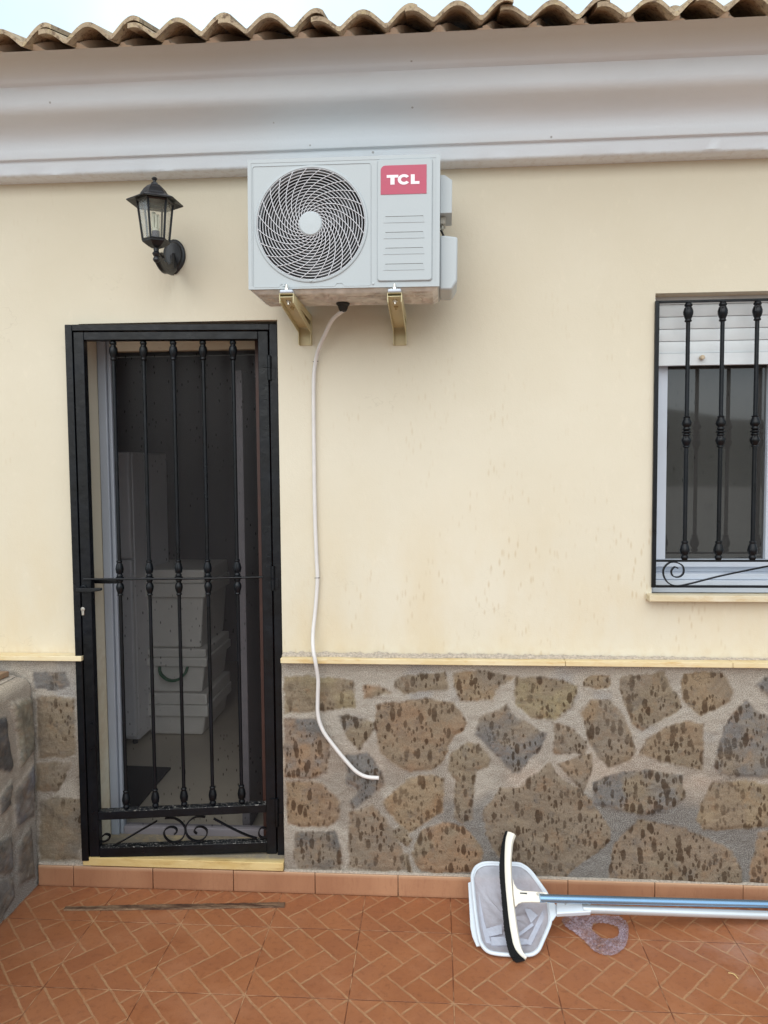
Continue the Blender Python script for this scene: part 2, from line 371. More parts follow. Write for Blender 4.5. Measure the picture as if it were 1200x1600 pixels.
def screen_mat(name, tint, op, gloss=.03, rough=.05):
    t = NT(name); t.n.remove(t.p)
    tr = t.node('ShaderNodeBsdfTransparent'); df = t.node('ShaderNodeBsdfDiffuse'); gl = t.node('ShaderNodeBsdfGlossy')
    gl.inputs['Roughness'].default_value = rough; gl.inputs['Color'].default_value = (.8, .8, .8, 1)
    v = t.node('ShaderNodeTexVoronoi'); v.inputs['Scale'].default_value = 1; t.L(t.mapping((75, 1, 30), rot=(0, R(-16), 0)), v.inputs['Vector'])
    pk = t.node('ShaderNodeSeparateColor'); t.L(v.outputs['Color'], pk.inputs[0])
    dr = t.math('MULTIPLY', t.rng(v.outputs['Distance'], .14, .26, 1, 0), t.math('GREATER_THAN', pk.outputs[0], .50))
    dr = t.math('MULTIPLY', dr, t.rng(t.noise(2.2, 3), .42, .52))
    wv = t.noise(3, 5, .6, t.mapping((1.5, 1, 1.2)))
    c = t.mix(t.rng(wv, .3, .7), tuple(q*.8 for q in tint[:3])+(1,), tint)
    c = t.mix(t.math('MULTIPLY', dr, .85), c, (.004, .004, .004, 1)); t.L(c, df.inputs['Color'])
    m1 = t.node('ShaderNodeMixShader'); m2 = t.node('ShaderNodeMixShader')
    t.L(t.math('MAXIMUM', t.math('MULTIPLY', dr, .85), op), m1.inputs[0]); t.L(tr.outputs[0], m1.inputs[1]); t.L(df.outputs[0], m1.inputs[2])
    fr = t.node('ShaderNodeFresnel'); fr.inputs['IOR'].default_value = 1.45
    t.L(t.math('MULTIPLY', fr.outputs[0], gloss), m2.inputs[0]); t.L(m1.outputs[0], m2.inputs[1]); t.L(gl.outputs[0], m2.inputs[2])
    t.L(m2.outputs[0], t.out.inputs['Surface']); return t.m
def veil(name, color, lo, hi, scale=14, gloss=.15, rot=(0, 0, 0)):
    t = NT(name); t.n.remove(t.p)
    tr = t.node('ShaderNodeBsdfTransparent'); df = t.node('ShaderNodeBsdfDiffuse'); gl = t.node('ShaderNodeBsdfGlossy'); gl.inputs['Roughness'].default_value = .25
    tl = t.node('ShaderNodeBsdfTranslucent')
    df.inputs['Color'].default_value = color; tl.inputs['Color'].default_value = color
    f = t.rng(t.noise(scale, 5, .6, t.mapping((1, 1, 1), rot=rot)), .35, .65, lo, hi)
    md = t.node('ShaderNodeMixShader'); md.inputs[0].default_value = .3; t.L(df.outputs[0], md.inputs[1]); t.L(tl.outputs[0], md.inputs[2])
    m1 = t.node('ShaderNodeMixShader'); t.L(f, m1.inputs[0]); t.L(tr.outputs[0], m1.inputs[1]); t.L(md.outputs[0], m1.inputs[2])
    m2 = t.node('ShaderNodeMixShader'); lw = t.node('ShaderNodeLayerWeight'); lw.inputs['Blend'].default_value = .3
    t.L(t.math('MULTIPLY', lw.outputs['Fresnel'], gloss), m2.inputs[0]); t.L(m1.outputs[0], m2.inputs[1]); t.L(gl.outputs[0], m2.inputs[2])
    bn = t.node('ShaderNodeBump'); bn.inputs['Distance'].default_value = .004; t.L(t.noise(60, 4), bn.inputs['Height'])
    for q in (df, gl): t.L(bn.outputs['Normal'], q.inputs['Normal'])
    t.L(m2.outputs[0], t.out.inputs['Surface']); return t.m

M = dict(
    plaster=plaster(), cornice=cornice_mat(), stone=stone_mat(), floor=floor_mat(), kerb=kerb_mat(), tile=tile_mat(),
    ledge=limestone('yellow limestone ledge', S(212, 190, 144), S(222, 206, 170), S(196, 156, 92)),
    sill=limestone('pale limestone sill', S(200, 184, 150), S(212, 200, 174), S(186, 152, 96)),
    thresh=thresh_mat(),
    ledge_mortar=simple('grey ledge mortar', S(182, 170, 156), .95, var=.35, scale=110, bump=.003),
    iron=iron_mat('black painted iron'), iron_wet=iron_mat('black painted iron with flaking wet top', 1.),
    chrome=simple('bright metal', (.62, .60, .56, 1), .28, 1., bump=0),
    whiteframe=simple('white lacquered aluminium', S(196, 203, 214), .35, var=.03, scale=6),
    shutter=simple('white shutter slats', S(206, 210, 212), .4, var=.10, scale=7),
    acwhite=simple('white coated sheet steel', S(172, 179, 182), .38, var=.025, scale=5, coat=.15),
    acplastic=simple('white ac plastic', S(184, 191, 194), .5, var=.02, scale=5),
    wire=simple('white grille wire', S(226, 226, 230), .4, var=.03),
    dark=simple('dark fan cavity', (.006, .006, .007, 1), .7), fan=simple('black fan blades', (.018, .018, .02, 1), .45),
    slotshade=simple('brown louvre shade', (.10, .085, .07, 1), .6, var=.3, scale=80),
    red=simple('pink red badge', S(180, 74, 98), .5, var=.04, scale=30), letter=simple('white badge lettering', S(236, 226, 230), .5, var=.01),
    olive=simple('olive grey bracket steel', S(198, 187, 148), .5, 0.0, var=.12, scale=9),
    rubber=simple('black rubber', S(28, 28, 28), .6), cable=simple('black cable', S(40, 34, 30), .5),
    hose=simple('translucent white hose', S(216, 212, 209), .35, var=.04),
    lampblack=simple('matt black lamp metal', S(24, 26, 31), .38, var=.2, scale=40, bump=.0008),
    bulb=simple('milky lamp tube', S(214, 216, 196), .25, var=.03), socket=simple('bluish lamp socket', S(70, 72, 92), .5),
    fridge=simple('white fridge enamel', S(226, 224, 228), .3, var=.02), binwhite=simple('white plastic basket', S(226, 222, 216), .4, var=.03),
    green=simple('green handle', S(30, 96, 60), .5), mat=simple('dark doormat', (.012, .012, .014, 1), .95, var=.3, scale=90),
    inwall=simple('room wall paint', S(132, 126, 130), .8, var=.05, scale=3), infloor=simple('pale room floor', S(182, 172, 156), .45, var=.08, scale=4),
    wood=simple('brown wooden trim', S(66, 38, 30), .5, var=.2), darkroom=simple('dark room paint', S(96, 92, 96), .9),
    brushwhite=simple('cream white brush plastic', S(232, 226, 212), .35, var=.02), bristle=simple('black bristles', (.012, .012, .013, 1), .85, var=.4, scale=300, bump=.004),
    netwhite=simple('white net frame plastic', S(214, 222, 230), .35, var=.02),
    bluepole=simple('blue anodised aluminium pole', S(150, 184, 214), .22, .85, var=.05, scale=4),
    greypole=simple('silver grey pole', S(206, 211, 214), .30, .5, var=.04, scale=4),
    hill=simple('scrub hillside', (.075, .08, .05, 1), .95, var=.4, scale=.4), earth=simple('dry ground', (.34, .31, .26, 1), .95, var=.25, scale=2),
    render=simple('pale boundary render', S(206, 196, 176), .9, var=.08, scale=3),
    net=veil('white pool netting', S(214, 218, 230), .62, .86, 9, .1), bag=veil('crumpled lilac plastic film', S(206, 192, 208), .16, .55, 22, .9),
    screen=screen_mat('grey insect screen', (.070, .066, .070, 1), .20, .30, .25), pane=screen_mat('rain marked window screen', (.062, .060, .058, 1), .80, 2.6, .035),
    glass=veil('lamp glass', (.62, .60, .50, 1), .16, .24, 6, .25),
)
def stick_mat():
    t = NT('weathered lath'); c = t.mix(t.rng(t.noise(40, 6, .7, t.mapping((.15, 1, 1))), .4, .62), S(70, 44, 30), S(140, 112, 86))
    t.set(Base_Color=c, Roughness=.8); t.bump(t.noise(90, 5, .6, t.mapping((.2, 1, 1))), .003); return t.m
M['lath'] = stick_mat()

# ================================================================== SETTING
Yp, Yd, Yk = 2.935, 2.905, 2.895            # plaster face, dado face, skirting face
XL, XR = -4.2, 3.4
# ground sheet and patio
g = MB()
g.box(-60, 60, -60, 60, -.30, -.02); tag(g.build('ground', M['earth'], smooth=False), kind='structure')
p = MB(); p.box(XL, XR+1.2, -4.0, Yp+.2, -.019, 0.0); tag(p.build('patio_floor', M['floor'], smooth=False), kind='structure')
# hill beyond the plot behind the viewer (seen only as a reflection in the window)
pts = []; NU, NV = 60, 14
for i in range(NU):
    a = R(-75) + R(150)*i/(NU-1)
    for j in range(NV):
        d = 58+j*9; s_ = math.sin(j/(NV-1)*math.pi*.5)
        hgt = (9.3 + 4.6*math.sin((.44-a)*8) + .5*math.sin(a*31) + .25*math.sin(a*77))*s_
        pts.append((math.sin(a)*d, -math.cos(a)*d, -.15+hgt))
tag(MB().grid(pts, NU, NV).build('hill', M['hill']), kind='structure')

house = empty('house', (0, Yp, 0))
tag(house, 'cream rendered single storey house with moulded white cornice, curved roof tiles and stone plinth', 'house')
house_inv = Matrix.Translation((0, -Yp, 0))
def hp(mb, name, mat, **kw):
    o = mb.build(name, mat, house, **kw); o.matrix_parent_inverse = house_inv; return o
def sub(mb, name, mat, parent, **kw):    # sub-part of a world-built part
    return mb.build(name, mat, parent, **kw)

# --- gate plane (left post stands on the wall face, right post sits back in the opening)
gL = onY(114, 900, 2.885).x
gA = onY(127, 1342, 2.885); gB = onY(445, 1333, 2.955)
gdir = Vector((gB.x-gA.x, gB.y-gA.y, 0)).normalized(); gn = Vector((gdir.y, -gdir.x, 0))
def G(px, py):                             # pixel -> (u, z) on the gate plane
    q = onP(px, py, gA, gn); return ((q-Vector((gA.x, gA.y, 0))).dot(gdir), q.z)

# --- openings
dx0 = onY(126, 620, Yp).x; dx1 = onY(439.5, 900, Yp).x; dz0 = .104; dz1 = onY(434, 499.5, Yp).z
wx0 = onY(1021, 700, Yp).x; wx1 = wx0+1.12; wz0 = onY(1020, 931, Yp).z; wz1 = onY(1021, 458.5, Yp).z
WT = .25
def wall_cells(xs, zs, holes, y0, y1, back=True):
    mb = MB(); hole = lambda i, j: (i, j) in holes or not (0 <= i < len(xs)-1 and 0 <= j < len(zs)-1)
    for i in range(len(xs)-1):
        for j in range(len(zs)-1):
            if (i, j) in holes: continue
            a, b, c, d = xs[i], xs[i+1], zs[j], zs[j+1]
            mb.quad((a, y0, c), (b, y0, c), (b, y0, d), (a, y0, d))
            mb.quad((a, y1, c), (a, y1, d), (b, y1, d), (b, y1, c))
            if hole(i-1, j): mb.quad((a, y0, c), (a, y0, d), (a, y1, d), (a, y1, c))
            if hole(i+1, j): mb.quad((b, y0, c), (b, y1, c), (b, y1, d), (b, y0, d))
            if hole(i, j-1): mb.quad((a, y0, c), (a, y1, c), (b, y1, c), (b, y0, c))
            if hole(i, j+1): mb.quad((a, y0, d), (b, y0, d), (b, y1, d), (a, y1, d))
    return mb
wm = wall_cells([XL, dx0, dx1, wx0, wx1, XR], [0, dz0, wz0, dz1, wz1, 3.25], {(1, 1), (1, 2), (3, 2), (3, 3)} if dz1 < wz1 else set(), Yp, Yp+WT)
if dz1 >= wz1:
    wm = wall_cells([XL, dx0, dx1, wx0, wx1, XR], [0, dz0, wz0, wz1, dz1, 3.25], {(1, 1), (1, 2), (1, 3), (3, 2)}, Yp, Yp+WT)
hp(wm, 'plaster_wall', M['plaster'], recalc=True, smooth=False)
# side and back walls of the house so it stands as a building
hp(MB().box(XL, XL+.2, Yp+WT+.002, 7.4, 0, 3.25).box(XR-.2, XR, Yp+WT+.002, 7.4, 0, 3.25).box(XL+.202, XR-.202, 7.2, 7.4, 0, 3.25), 'outer_wall', M['plaster'], smooth=False)

# --- rooms behind the openings
rm = MB()
rm.box(-3.0, -2.92, 3.19, 6.2, .10, 2.62).box(.0, .08, 3.19, 6.2, .10, 2.62).box(-2.918, -.002, 6.1, 6.2, .10, 2.62).box(-2.918, -.002, 3.19, 6.098, 2.62, 2.70)
hp(rm, 'room_wall', M['inwall'], smooth=False)
hp(MB().box(-3.0, .08, Yp+.19, 6.2, .02, .098), 'room_floor', M['infloor'], smooth=False)
r2 = MB(); r2.box(.40, .48, 3.19, 5.4, .5, 2.7).box(2.6, 2.68, 3.19, 5.4, .5, 2.7).box(.482, 2.598, 5.3, 5.4, .5, 2.7).box(.482, 2.598, 3.19, 5.298, 2.7, 2.78).box(.482, 2.598, 3.19, 5.298, .42, .498)
hp(r2, 'bedroom_wall', M['darkroom'], smooth=False)

# --- stone facing as a height field
def vnoise(x, y, sc, seed):
    r_ = np.random.RandomState(seed); n = 64; g_ = r_.rand(n, n)
    X = x*sc; Y = y*sc; xi = np.floor(X).astype(int); yi = np.floor(Y).astype(int); fx = X-xi; fy = Y-yi
    fx = fx*fx*(3-2*fx); fy = fy*fy*(3-2*fy); xi %= n; yi %= n; x1 = (xi+1) % n; y1 = (yi+1) % n
    return (g_[xi, yi]*(1-fx)+g_[x1, yi]*fx)*(1-fy) + (g_[xi, y1]*(1-fx)+g_[x1, y1]*fx)*fy
def fbm(x, y, sc, seed): return (vnoise(x, y, sc, seed) + .5*vnoise(x, y, sc*2.1, seed+1) + .25*vnoise(x, y, sc*4.3, seed+2))/1.75
def sdist(poly, X, Y):
    P = np.array(poly); n = len(P); d = np.full(X.shape, 9.); ins = np.zeros(X.shape, bool)
    for i in range(n):
        a = P[i]; b = P[(i+1) % n]; e = b-a; wx = X-a[0]; wy = Y-a[1]
        t_ = np.clip((wx*e[0]+wy*e[1])/max(e@e, 1e-12), 0, 1); d = np.minimum(d, np.hypot(wx-e[0]*t_, wy-e[1]*t_))
        c = ((a[1] > Y) != (b[1] > Y)) & (X < (b[0]-a[0])*(Y-a[1])/((b[1]-a[1]) or 1e-9)+a[0]); ins ^= c
    return np.where(ins, d, -d)
OL, OR, GB, GN, TN, DK = (134, 118, 95), (152, 118, 86), (104, 105, 109), (130, 117, 102), (152, 130, 100), (80, 82, 87)
def stonework(stones, x0, x1, z0, z1, step, place, seed, mort, grow=.006, h=.008, streak=0.):
    nx = int((x1-x0)/step)+1; nz = int((z1-z0)/step)+1
    gx, gz = np.meshgrid(np.linspace(x0, x1, nx), np.linspace(z0, z1, nz), indexing='ij')
    wx = gx + (fbm(gx, gz, 22, seed)-.5)*.014 + (fbm(gx, gz, 70, seed+4)-.5)*.010; wz = gz + (fbm(gx, gz, 22, seed+9)-.5)*.014 + (fbm(gx, gz, 70, seed+14)-.5)*.010
    H = np.zeros(gx.shape); mask = np.zeros(gx.shape)
    mm_ = mort(gx, gz); C = mm_.copy()
    lin = lambda c: np.array(S(*c)[:3])
    for k, (poly, ca, cb, th) in enumerate(stones):
        P = np.array(poly); lo = P.min(0)-.03; hi = P.max(0)+.03
        sel = (gx > lo[0]) & (gx < hi[0]) & (gz > lo[1]) & (gz < hi[1])
        if not sel.any(): continue
        X, Z = wx[sel], wz[sel]; d = sdist(poly, X, Z)+grow
        a = np.clip((d+.004)/(.006+.014*vnoise(X, Z, 9, seed+5)), 0, 1); a = a*a*(3-2*a); hh = np.clip((d+.003)/.020, 0, 1)**.7
        rs = np.random.RandomState(seed*31+k); tx, tz = rs.uniform(-.03, .03, 2)
        hh = hh*(h*rs.uniform(.7, 1.2) + (X-P[:, 0].mean())*tx + (Z-P[:, 1].mean())*tz + (fbm(X, Z, 11, seed+k)-.5)*.010)
        f = np.clip((fbm(X, Z, 9, seed+50+k)-th)/.24+.5, 0, 1)[:, None]
        if streak: sv = fbm((X*.7+Z)*1.6, (X-Z)*.25, 26, seed+k*3)
        c = lin(ca)*(1-f)+lin(cb)*f; c = c*(.82+.36*fbm(X, Z, 30, seed+80+k))[:, None]
        if streak: c = c*(1-streak+2.0*streak*sv)[:, None]; vn = np.clip(1-np.abs(sv-.5)/.018, 0, 1)[:, None]*.5*streak; c = c*(1-vn)+.42*vn
        old = mask[sel]; up_ = a > old
        Hs = H[sel]; Hs = np.maximum(Hs, hh*(a > 0)); H[sel] = Hs
        Cs = C[sel]; Cs[up_] = (mm_[sel]*(1-a[:, None])+c*a[:, None])[up_]; C[sel] = Cs; mask[sel] = np.maximum(old, a)
    H = H + .003*(1-mask) + (fbm(gx, gz, 20, seed+200)-.5)*.008*(1-mask) + (fbm(gx, gz, 70, seed+210)-.5)*.005
    verts = place(gx.ravel(), gz.ravel(), H.ravel())
    idx = np.arange(nx*nz).reshape(nx, nz)
    F = np.stack([idx[:-1, :-1], idx[1:, :-1], idx[1:, 1:], idx[:-1, 1:]], -1).reshape(-1, 4)
    me = bpy.data.meshes.new('stone'); me.from_pydata(verts.tolist(), [], F.tolist()); me.update()
    me.polygons.foreach_set('use_smooth', [True]*len(me.polygons))
    a = me.attributes.new('stonecol', 'FLOAT_COLOR', 'POINT'); a.data.foreach_set('color', np.concatenate([C.reshape(-1, 3), np.ones((nx*nz, 1))], 1).astype(np.float32).ravel())
    a = me.attributes.new('stonemask', 'FLOAT', 'POINT'); a.data.foreach_set('value', mask.astype(np.float32).ravel())
    a = me.attributes.new('flat', 'FLOAT_VECTOR', 'POINT'); a.data.foreach_set('vector', np.stack([gx.ravel(), gx.ravel()*0, gz.ravel()], 1).astype(np.float32).ravel())
    me.materials.append(M['stone']); return me, gx, gz, mask
SC = 3.0769
def zA(poly): return [tuple((lambda q: (q.x, q.z))(onY(430+x/SC, 1010+y/SC, Yd))) for x, y in poly]
def zB(poly): return [tuple((lambda q: (q.x, q.z))(onY(810+x/SC, 1010+y/SC, Yd))) for x, y in poly]
def zC(poly): return [tuple((lambda q: (q.x, q.z))(onY(x/3.479, 1000+y/3.479, Yd))) for x, y in poly]
st = [
 (zA([(45,155),(160,150),(375,165),(385,290),(300,300),(45,325)]), OL, (146,132,98), .5),
 (zA([(425,190),(500,185),(552,225),(430,250)]), OR, OL, .5),
 (zA([(590,155),(810,130),(830,205),(620,222),(570,195)]), GN, OL, .5),
 (zA([(860,130),(1000,120),(1155,150),(1080,190),(1040,262),(900,262),(865,190)]), TN, GN, .5),
 (zB([(-10,150),(180,155),(280,200),(262,290),(180,350),(60,340),(20,300),(-10,290)]), OL, (150,136,98), .5),
 (zA([(480,285),(650,265),(740,255),(860,275),(918,370),(905,405),(860,430),(800,560),(760,590),(640,600),(560,560),(510,520),(480,370)]), (136,116,92), (140,108,78), .55),
 (zA([(305,340),(340,332),(470,375),(470,400),(405,498),(350,440)]), GB, OL, .5),
 (zA([(1169,350),(1229,385),(1305,425),(1290,480),(1219,545),(1175,610),(1140,612),(1090,540),(1010,470),(970,425),(985,340),(1115,280),(1130,320)]), GN, GB, .45),
 (zA([(45,355),(190,350),(255,440),(250,610),(140,640),(45,625)]), GB, OR, .45),
 (zA([(345,530),(440,515),(510,600),(530,670),(500,700),(375,785),(355,750),(395,700),(340,660)]), OR, GB, .45),
 (zA([(845,520),(920,470),(985,470),(1035,540),(1020,580),(960,600),(950,690),(940,830),(900,850),(860,830),(870,650),(835,600)]), OL, GN, .5),
 (zA([(520,750),(640,640),(740,620),(810,640),(800,800),(740,840),(640,900),(590,850),(540,790)]), TN, (150,116,78), .5),
 (zA([(53,650),(220,655),(310,740),(310,830),(250,870),(60,860)]), (146,118,86), (134,106,82), .5),
 (zA([(95,900),(290,895),(315,980),(310,1070),(110,1070),(90,1000)]), DK, GN, .45),
 (zA([(355,800),(470,770),(560,880),(600,960),(630,1080),(350,1075)]), GN, (140,118,96), .5),
 (zA([(700,900),(800,850),(900,870),(960,940),(1000,1000),(960,1090),(700,1080),(660,1000)]), OL, OR, .55),
 (zB([(-170,800),(-80,690),(0,680),(150,560),(200,640),(350,740),(440,890),(440,940),(330,1020),(220,1110),(0,1100),(-90,1010),(-150,900)]), (130,114,96), (122,104,84), .5),
 (zB([(315,175),(360,145),(430,145),(440,185),(370,203),(315,190)]), TN, OL, .5),
 (zB([(500,155),(700,130),(730,190),(790,290),(740,330),(640,380),(600,405),(550,370),(520,290),(495,200)]), GN, OL, .5),
 (zB([(800,135),(980,130),(1040,210),(1020,260),(920,320),(870,330),(790,250)]), (138,120,98), TN, .5),
 (zB([(300,320),(350,260),(430,260),(500,340),(540,420),(565,500),(540,540),(440,580),(380,520),(340,450)]), (140,116,86), GN, .5),
 (zB([(170,365),(240,390),(330,460),(320,520),(180,510)]), GN, OR, .6),
 (zB([(590,520),(620,450),(700,400),(800,365),(885,372),(890,600),(720,560)]), (138,116,90), OL, .5),
 (zB([(1100,265),(1160,320),(1250,350),(1320,420),(1330,630),(1000,630),(940,590),(980,450),(1030,330)]), GN, GB, .5),
 (zB([(200,570),(350,520),(355,600),(310,700),(260,640)]), (138,118,96), GN, .5),
 (zB([(360,660),(460,615),(640,600),(790,620),(800,720),(740,780),(600,812),(480,790),(370,760)]), OL, GB, .45),
 (zB([(860,830),(930,660),(1100,645),(1250,680),(1350,720),(1350,870),(900,880)]), (138,118,94), (146,126,96), .5),
 (zB([(470,960),(580,835),(760,870),(920,930),(1030,990),(1070,1080),(1070,1150),(440,1130)]), (132,112,92), (124,106,84), .5),
 (zB([(1160,895),(1300,890),(1360,1000),(1360,1150),(1115,1150),(1120,1060),(1150,990)]), OL, OR, .5),
 (zB([(1190,150),(1300,140),(1330,280),(1230,260),(1150,190)]), GB, GN, .5),
 (zA([(560,905),(600,870),(650,930),(640,960),(610,940)]), GN, OL, .5),
 (zA([(640,1010),(655,1090),(640,1090),(600,1000)]), OL, GN, .5),
 (zC([(180,180),(350,180),(370,250),(280,280),(190,260)]), GB, DK, .5),
 (zC([(200,310),(400,320),(405,630),(210,640)]), (132,116,96), OL, .5),
 (zC([(200,680),(380,670),(340,760),(300,820),(200,820)]), GN, OL, .5),
 (zC([(215,890),(300,860),(430,870),(430,1200),(215,1200)]), (120,110,98), OL, .5),
]
xq = onY(1235, 1100, Yd).x; xg_ = onY(55, 1200, Yd).x
r_ = random.Random(3); xx = xq+.05
while xx < XR-.1:                       # the plinth goes on to the right, beyond the frame
    wdt = r_.uniform(.16, .30); zz = .11
    while zz < .86:
        hh = min(r_.uniform(.13, .28), .90-zz)
        if hh > .06:
            cx, cz = xx+wdt/2, zz+hh/2
            st.append(([(cx+math.cos(2*math.pi*k/9)*wdt*.5*r_.uniform(.8, 1.05), cz+math.sin(2*math.pi*k/9)*hh*.48*r_.uniform(.85, 1.05)) for k in range(9)],
                       r_.choice([OL, GN, TN, OR]), r_.choice([OL, GB, GN]), .5))
        zz += hh+.02
    xx += wdt+.02
xx = XL+.02
while xx < xg_-.22:                     # and to the left, behind the garden wall
    zz = .11
    while zz < .84:
        hh = min(r_.uniform(.16, .28), .90-zz)
        if hh > .06: st.append(([(xx+.12+math.cos(2*math.pi*k/8)*.125*r_.uniform(.85, 1.05), zz+hh/2+math.sin(2*math.pi*k/8+.4)*hh*.53*r_.uniform(.85, 1.05)) for k in range(8)], r_.choice([OL, GN, TN]), r_.choice([OL, GB]), .5))
        zz += hh+.02
    xx += .25
def mort1(gx, gz):
    a = fbm(gx, gz, 3, 77)[..., None]; b = fbm(gx, gz, 5, 99)[..., None]
    lin = lambda c: np.array(S(*c)[:3])
    c = lin((214, 198, 176))*(1-a)+lin((192, 180, 164))*a
    mid = np.clip(1-np.abs(gz-.50)/.16, 0, 1)[..., None]*np.clip((b-.40)/.2, 0, 1)
    c = c*(1-mid*.7)+lin((202, 170, 142))*mid*.7
    br = np.clip((fbm(gx, gz, 8, 123)-.36)/.18, 0, 1)[..., None]*np.clip((.72-gz)/.25, 0, 1)[..., None]
    c = c*(1-br*.75)+lin((142, 122, 100))*br*.75
    bl = np.clip((fbm(gx, gz, 6, 223)-.55)/.15, 0, 1)[..., None]*np.clip((gz-.6)/.1, 0, 1)[..., None]; c = c*(1-bl*.5)+lin((150, 152, 158))*bl*.5
    low = np.clip((.44+.10*(fbm(gx, gz, 7, 55)-.5)-gz)/.06, 0, 1)[..., None]*np.clip((gx+.25)/.4, 0, 1)[..., None]
    return c*(1-low*.9)+lin((88, 82, 77))*low*.9
xg = onY(55, 1200, Yd).x                 # face of the side garden wall
def place_front(x, z, h): return np.stack([x, (Yd+.010)-h, z], 1)
for nm, a, b in (('r', dx1, XR), ('l', XL, dx0)):
    me, gx, gz, mk = stonework(st, a, b, .0, onY(600, 1036, Yd).z, .0055, place_front, 5, mort1)
    rn = np.clip((fbm(gx, gz, 2.2, 300)-.20)/.12, 0, 1) if nm == 'r' else np.clip((fbm(gx, gz, 6, 301)-.42)/.12, 0, 1)*np.clip((gx-xg-.03)/.08, 0, 1)
    at = me.attributes.new('rain', 'FLOAT', 'POINT'); at.data.foreach_set('value', rn.astype(np.float32).ravel())
    o = bpy.data.objects.new('stone_plinth', me); col.objects.link(o); o.parent = house; o.matrix_parent_inverse = house_inv
    # cheeks of the facing in the doorway
# ledge on top of the plinth: stone slip with rough mortar on it
zl0 = onY(600, 1038.3, 2.878).z; zl1 = zl0+.020
lr = MB(); x_ = dx1+.003
for wd in [1.10, .62, .66, 2.0]:
    x2 = min(x_+wd, XR); lr.box(x_, x2-.0015, 2.878, Yp-.002, zl0, zl1); x_ = x2
    if x_ >= XR: break
hp(lr, 'ledge', M['ledge'], bevel=.002)
hp(MB().box(XL, -2.0, 2.878, Yp-.002, zl0, zl1).box(-1.9985, dx0-.004, 2.878, Yp-.002, zl0, zl1), 'ledge', M['ledge'], bevel=.002)
pts = []; nu = 900
for i in range(nu):
    x = dx1+.004+(XR-dx1-.008)*i/(nu-1); f = fbm(np.array([x]), np.array([.3]), 9, 5)[0]; f2 = fbm(np.array([x]), np.array([.9]), 60, 6)[0]*random.uniform(.5, 1)
    dd = .030*max(0, min(1, 1.25-(x-dx1)*.42))*(.45+.8*f)+.004; hgt = .013*(.35+.9*f2)*max(.25, min(1, 1.3-(x-dx1)*.5))
    for (a, b) in ((0, 0), (.0, hgt*.6), (.35, hgt), (1.0, hgt*1.3)):
        pts.append((x, Yp-.003-dd*(1-a) - .0*b, zl1+.0005+b))
hp(MB().grid(pts, nu, 4), 'ledge_mortar', M['ledge_mortar'])

# skirting tiles
kx = [onZ(114, 1387).x]
sp = (onZ(622, 1402).x-onZ(114, 1387).x)/4
ks = MB(); a = kx[0]-sp
while a < XR:
    x0_, x1_ = max(a, xg+.002), min(a+sp, XR)
    if x1_ > x0_+.01: ks.box(x0_+.0012, x1_-.0012, Yk+random.uniform(-.0012, .0012), Yd+.006, .001, .087+random.uniform(-.001, .001))
    a += sp
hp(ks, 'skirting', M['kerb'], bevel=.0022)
hp(MB().box(xg+.002, dx0, Yk+.004, Yd+.02, .0875, .094).box(dx1, XR, Yk+.005, Yd+.02, .0875, .093), 'skirting_mortar', M['ledge_mortar'], smooth=False)

# threshold
ta = onY(129, 1346, 2.892); tb = onY(443.5, 1344, 2.892)
hp(MB().box(ta.x, dx1-.002, 2.892, 3.20, .092, onY(300, 1344.5, 2.892).z), 'threshold', M['thresh'], bevel=.003)

# cornice, swept along the wall
prof = [(2.935, 2.822), (2.866, 2.8215), (2.858, 2.824), (2.853, 2.831), (2.852, 2.872), (2.851, 2.874), (2.836, 2.876), (2.833, 2.881), (2.831, 2.905), (2.826, 2.926), (2.816, 2.943),
        (2.798, 2.959), (2.775, 2.971), (2.752, 2.979), (2.728, 2.986), (2.712, 2.994), (2.703, 3.004), (2.698, 3.018), (2.696, 3.05), (2.694, 3.069), (2.691, 3.071), (2.676, 3.073), (2.670, 3.078), (2.665, 3.084),
        (2.64, 3.091), (2.60, 3.098), (2.555, 3.103), (2.54, 3.108)]
NX = 260; pts = []
for i in range(NX):
    x = XL-.25+(XR+.5-XL)*i/(NX-1)
    for k, (y, z) in enumerate(prof):
        wob = math.sin(x*2.3+k*.1)*.0016+math.sin(x*7.1+1)*.0008
        chip = random.uniform(0, .004) if k in (2, 3) and random.random() < .25 else 0
        pts.append((x, min(y+wob*(k > 0)+chip, Yp+.001), z+wob*.6+chip))
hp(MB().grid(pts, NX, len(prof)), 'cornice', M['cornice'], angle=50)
hp(MB().box(XL-.25, XR+.25, 2.60, Yp+.5, 3.13, 3.14), 'eaves_board', M['cornice'], smooth=False)

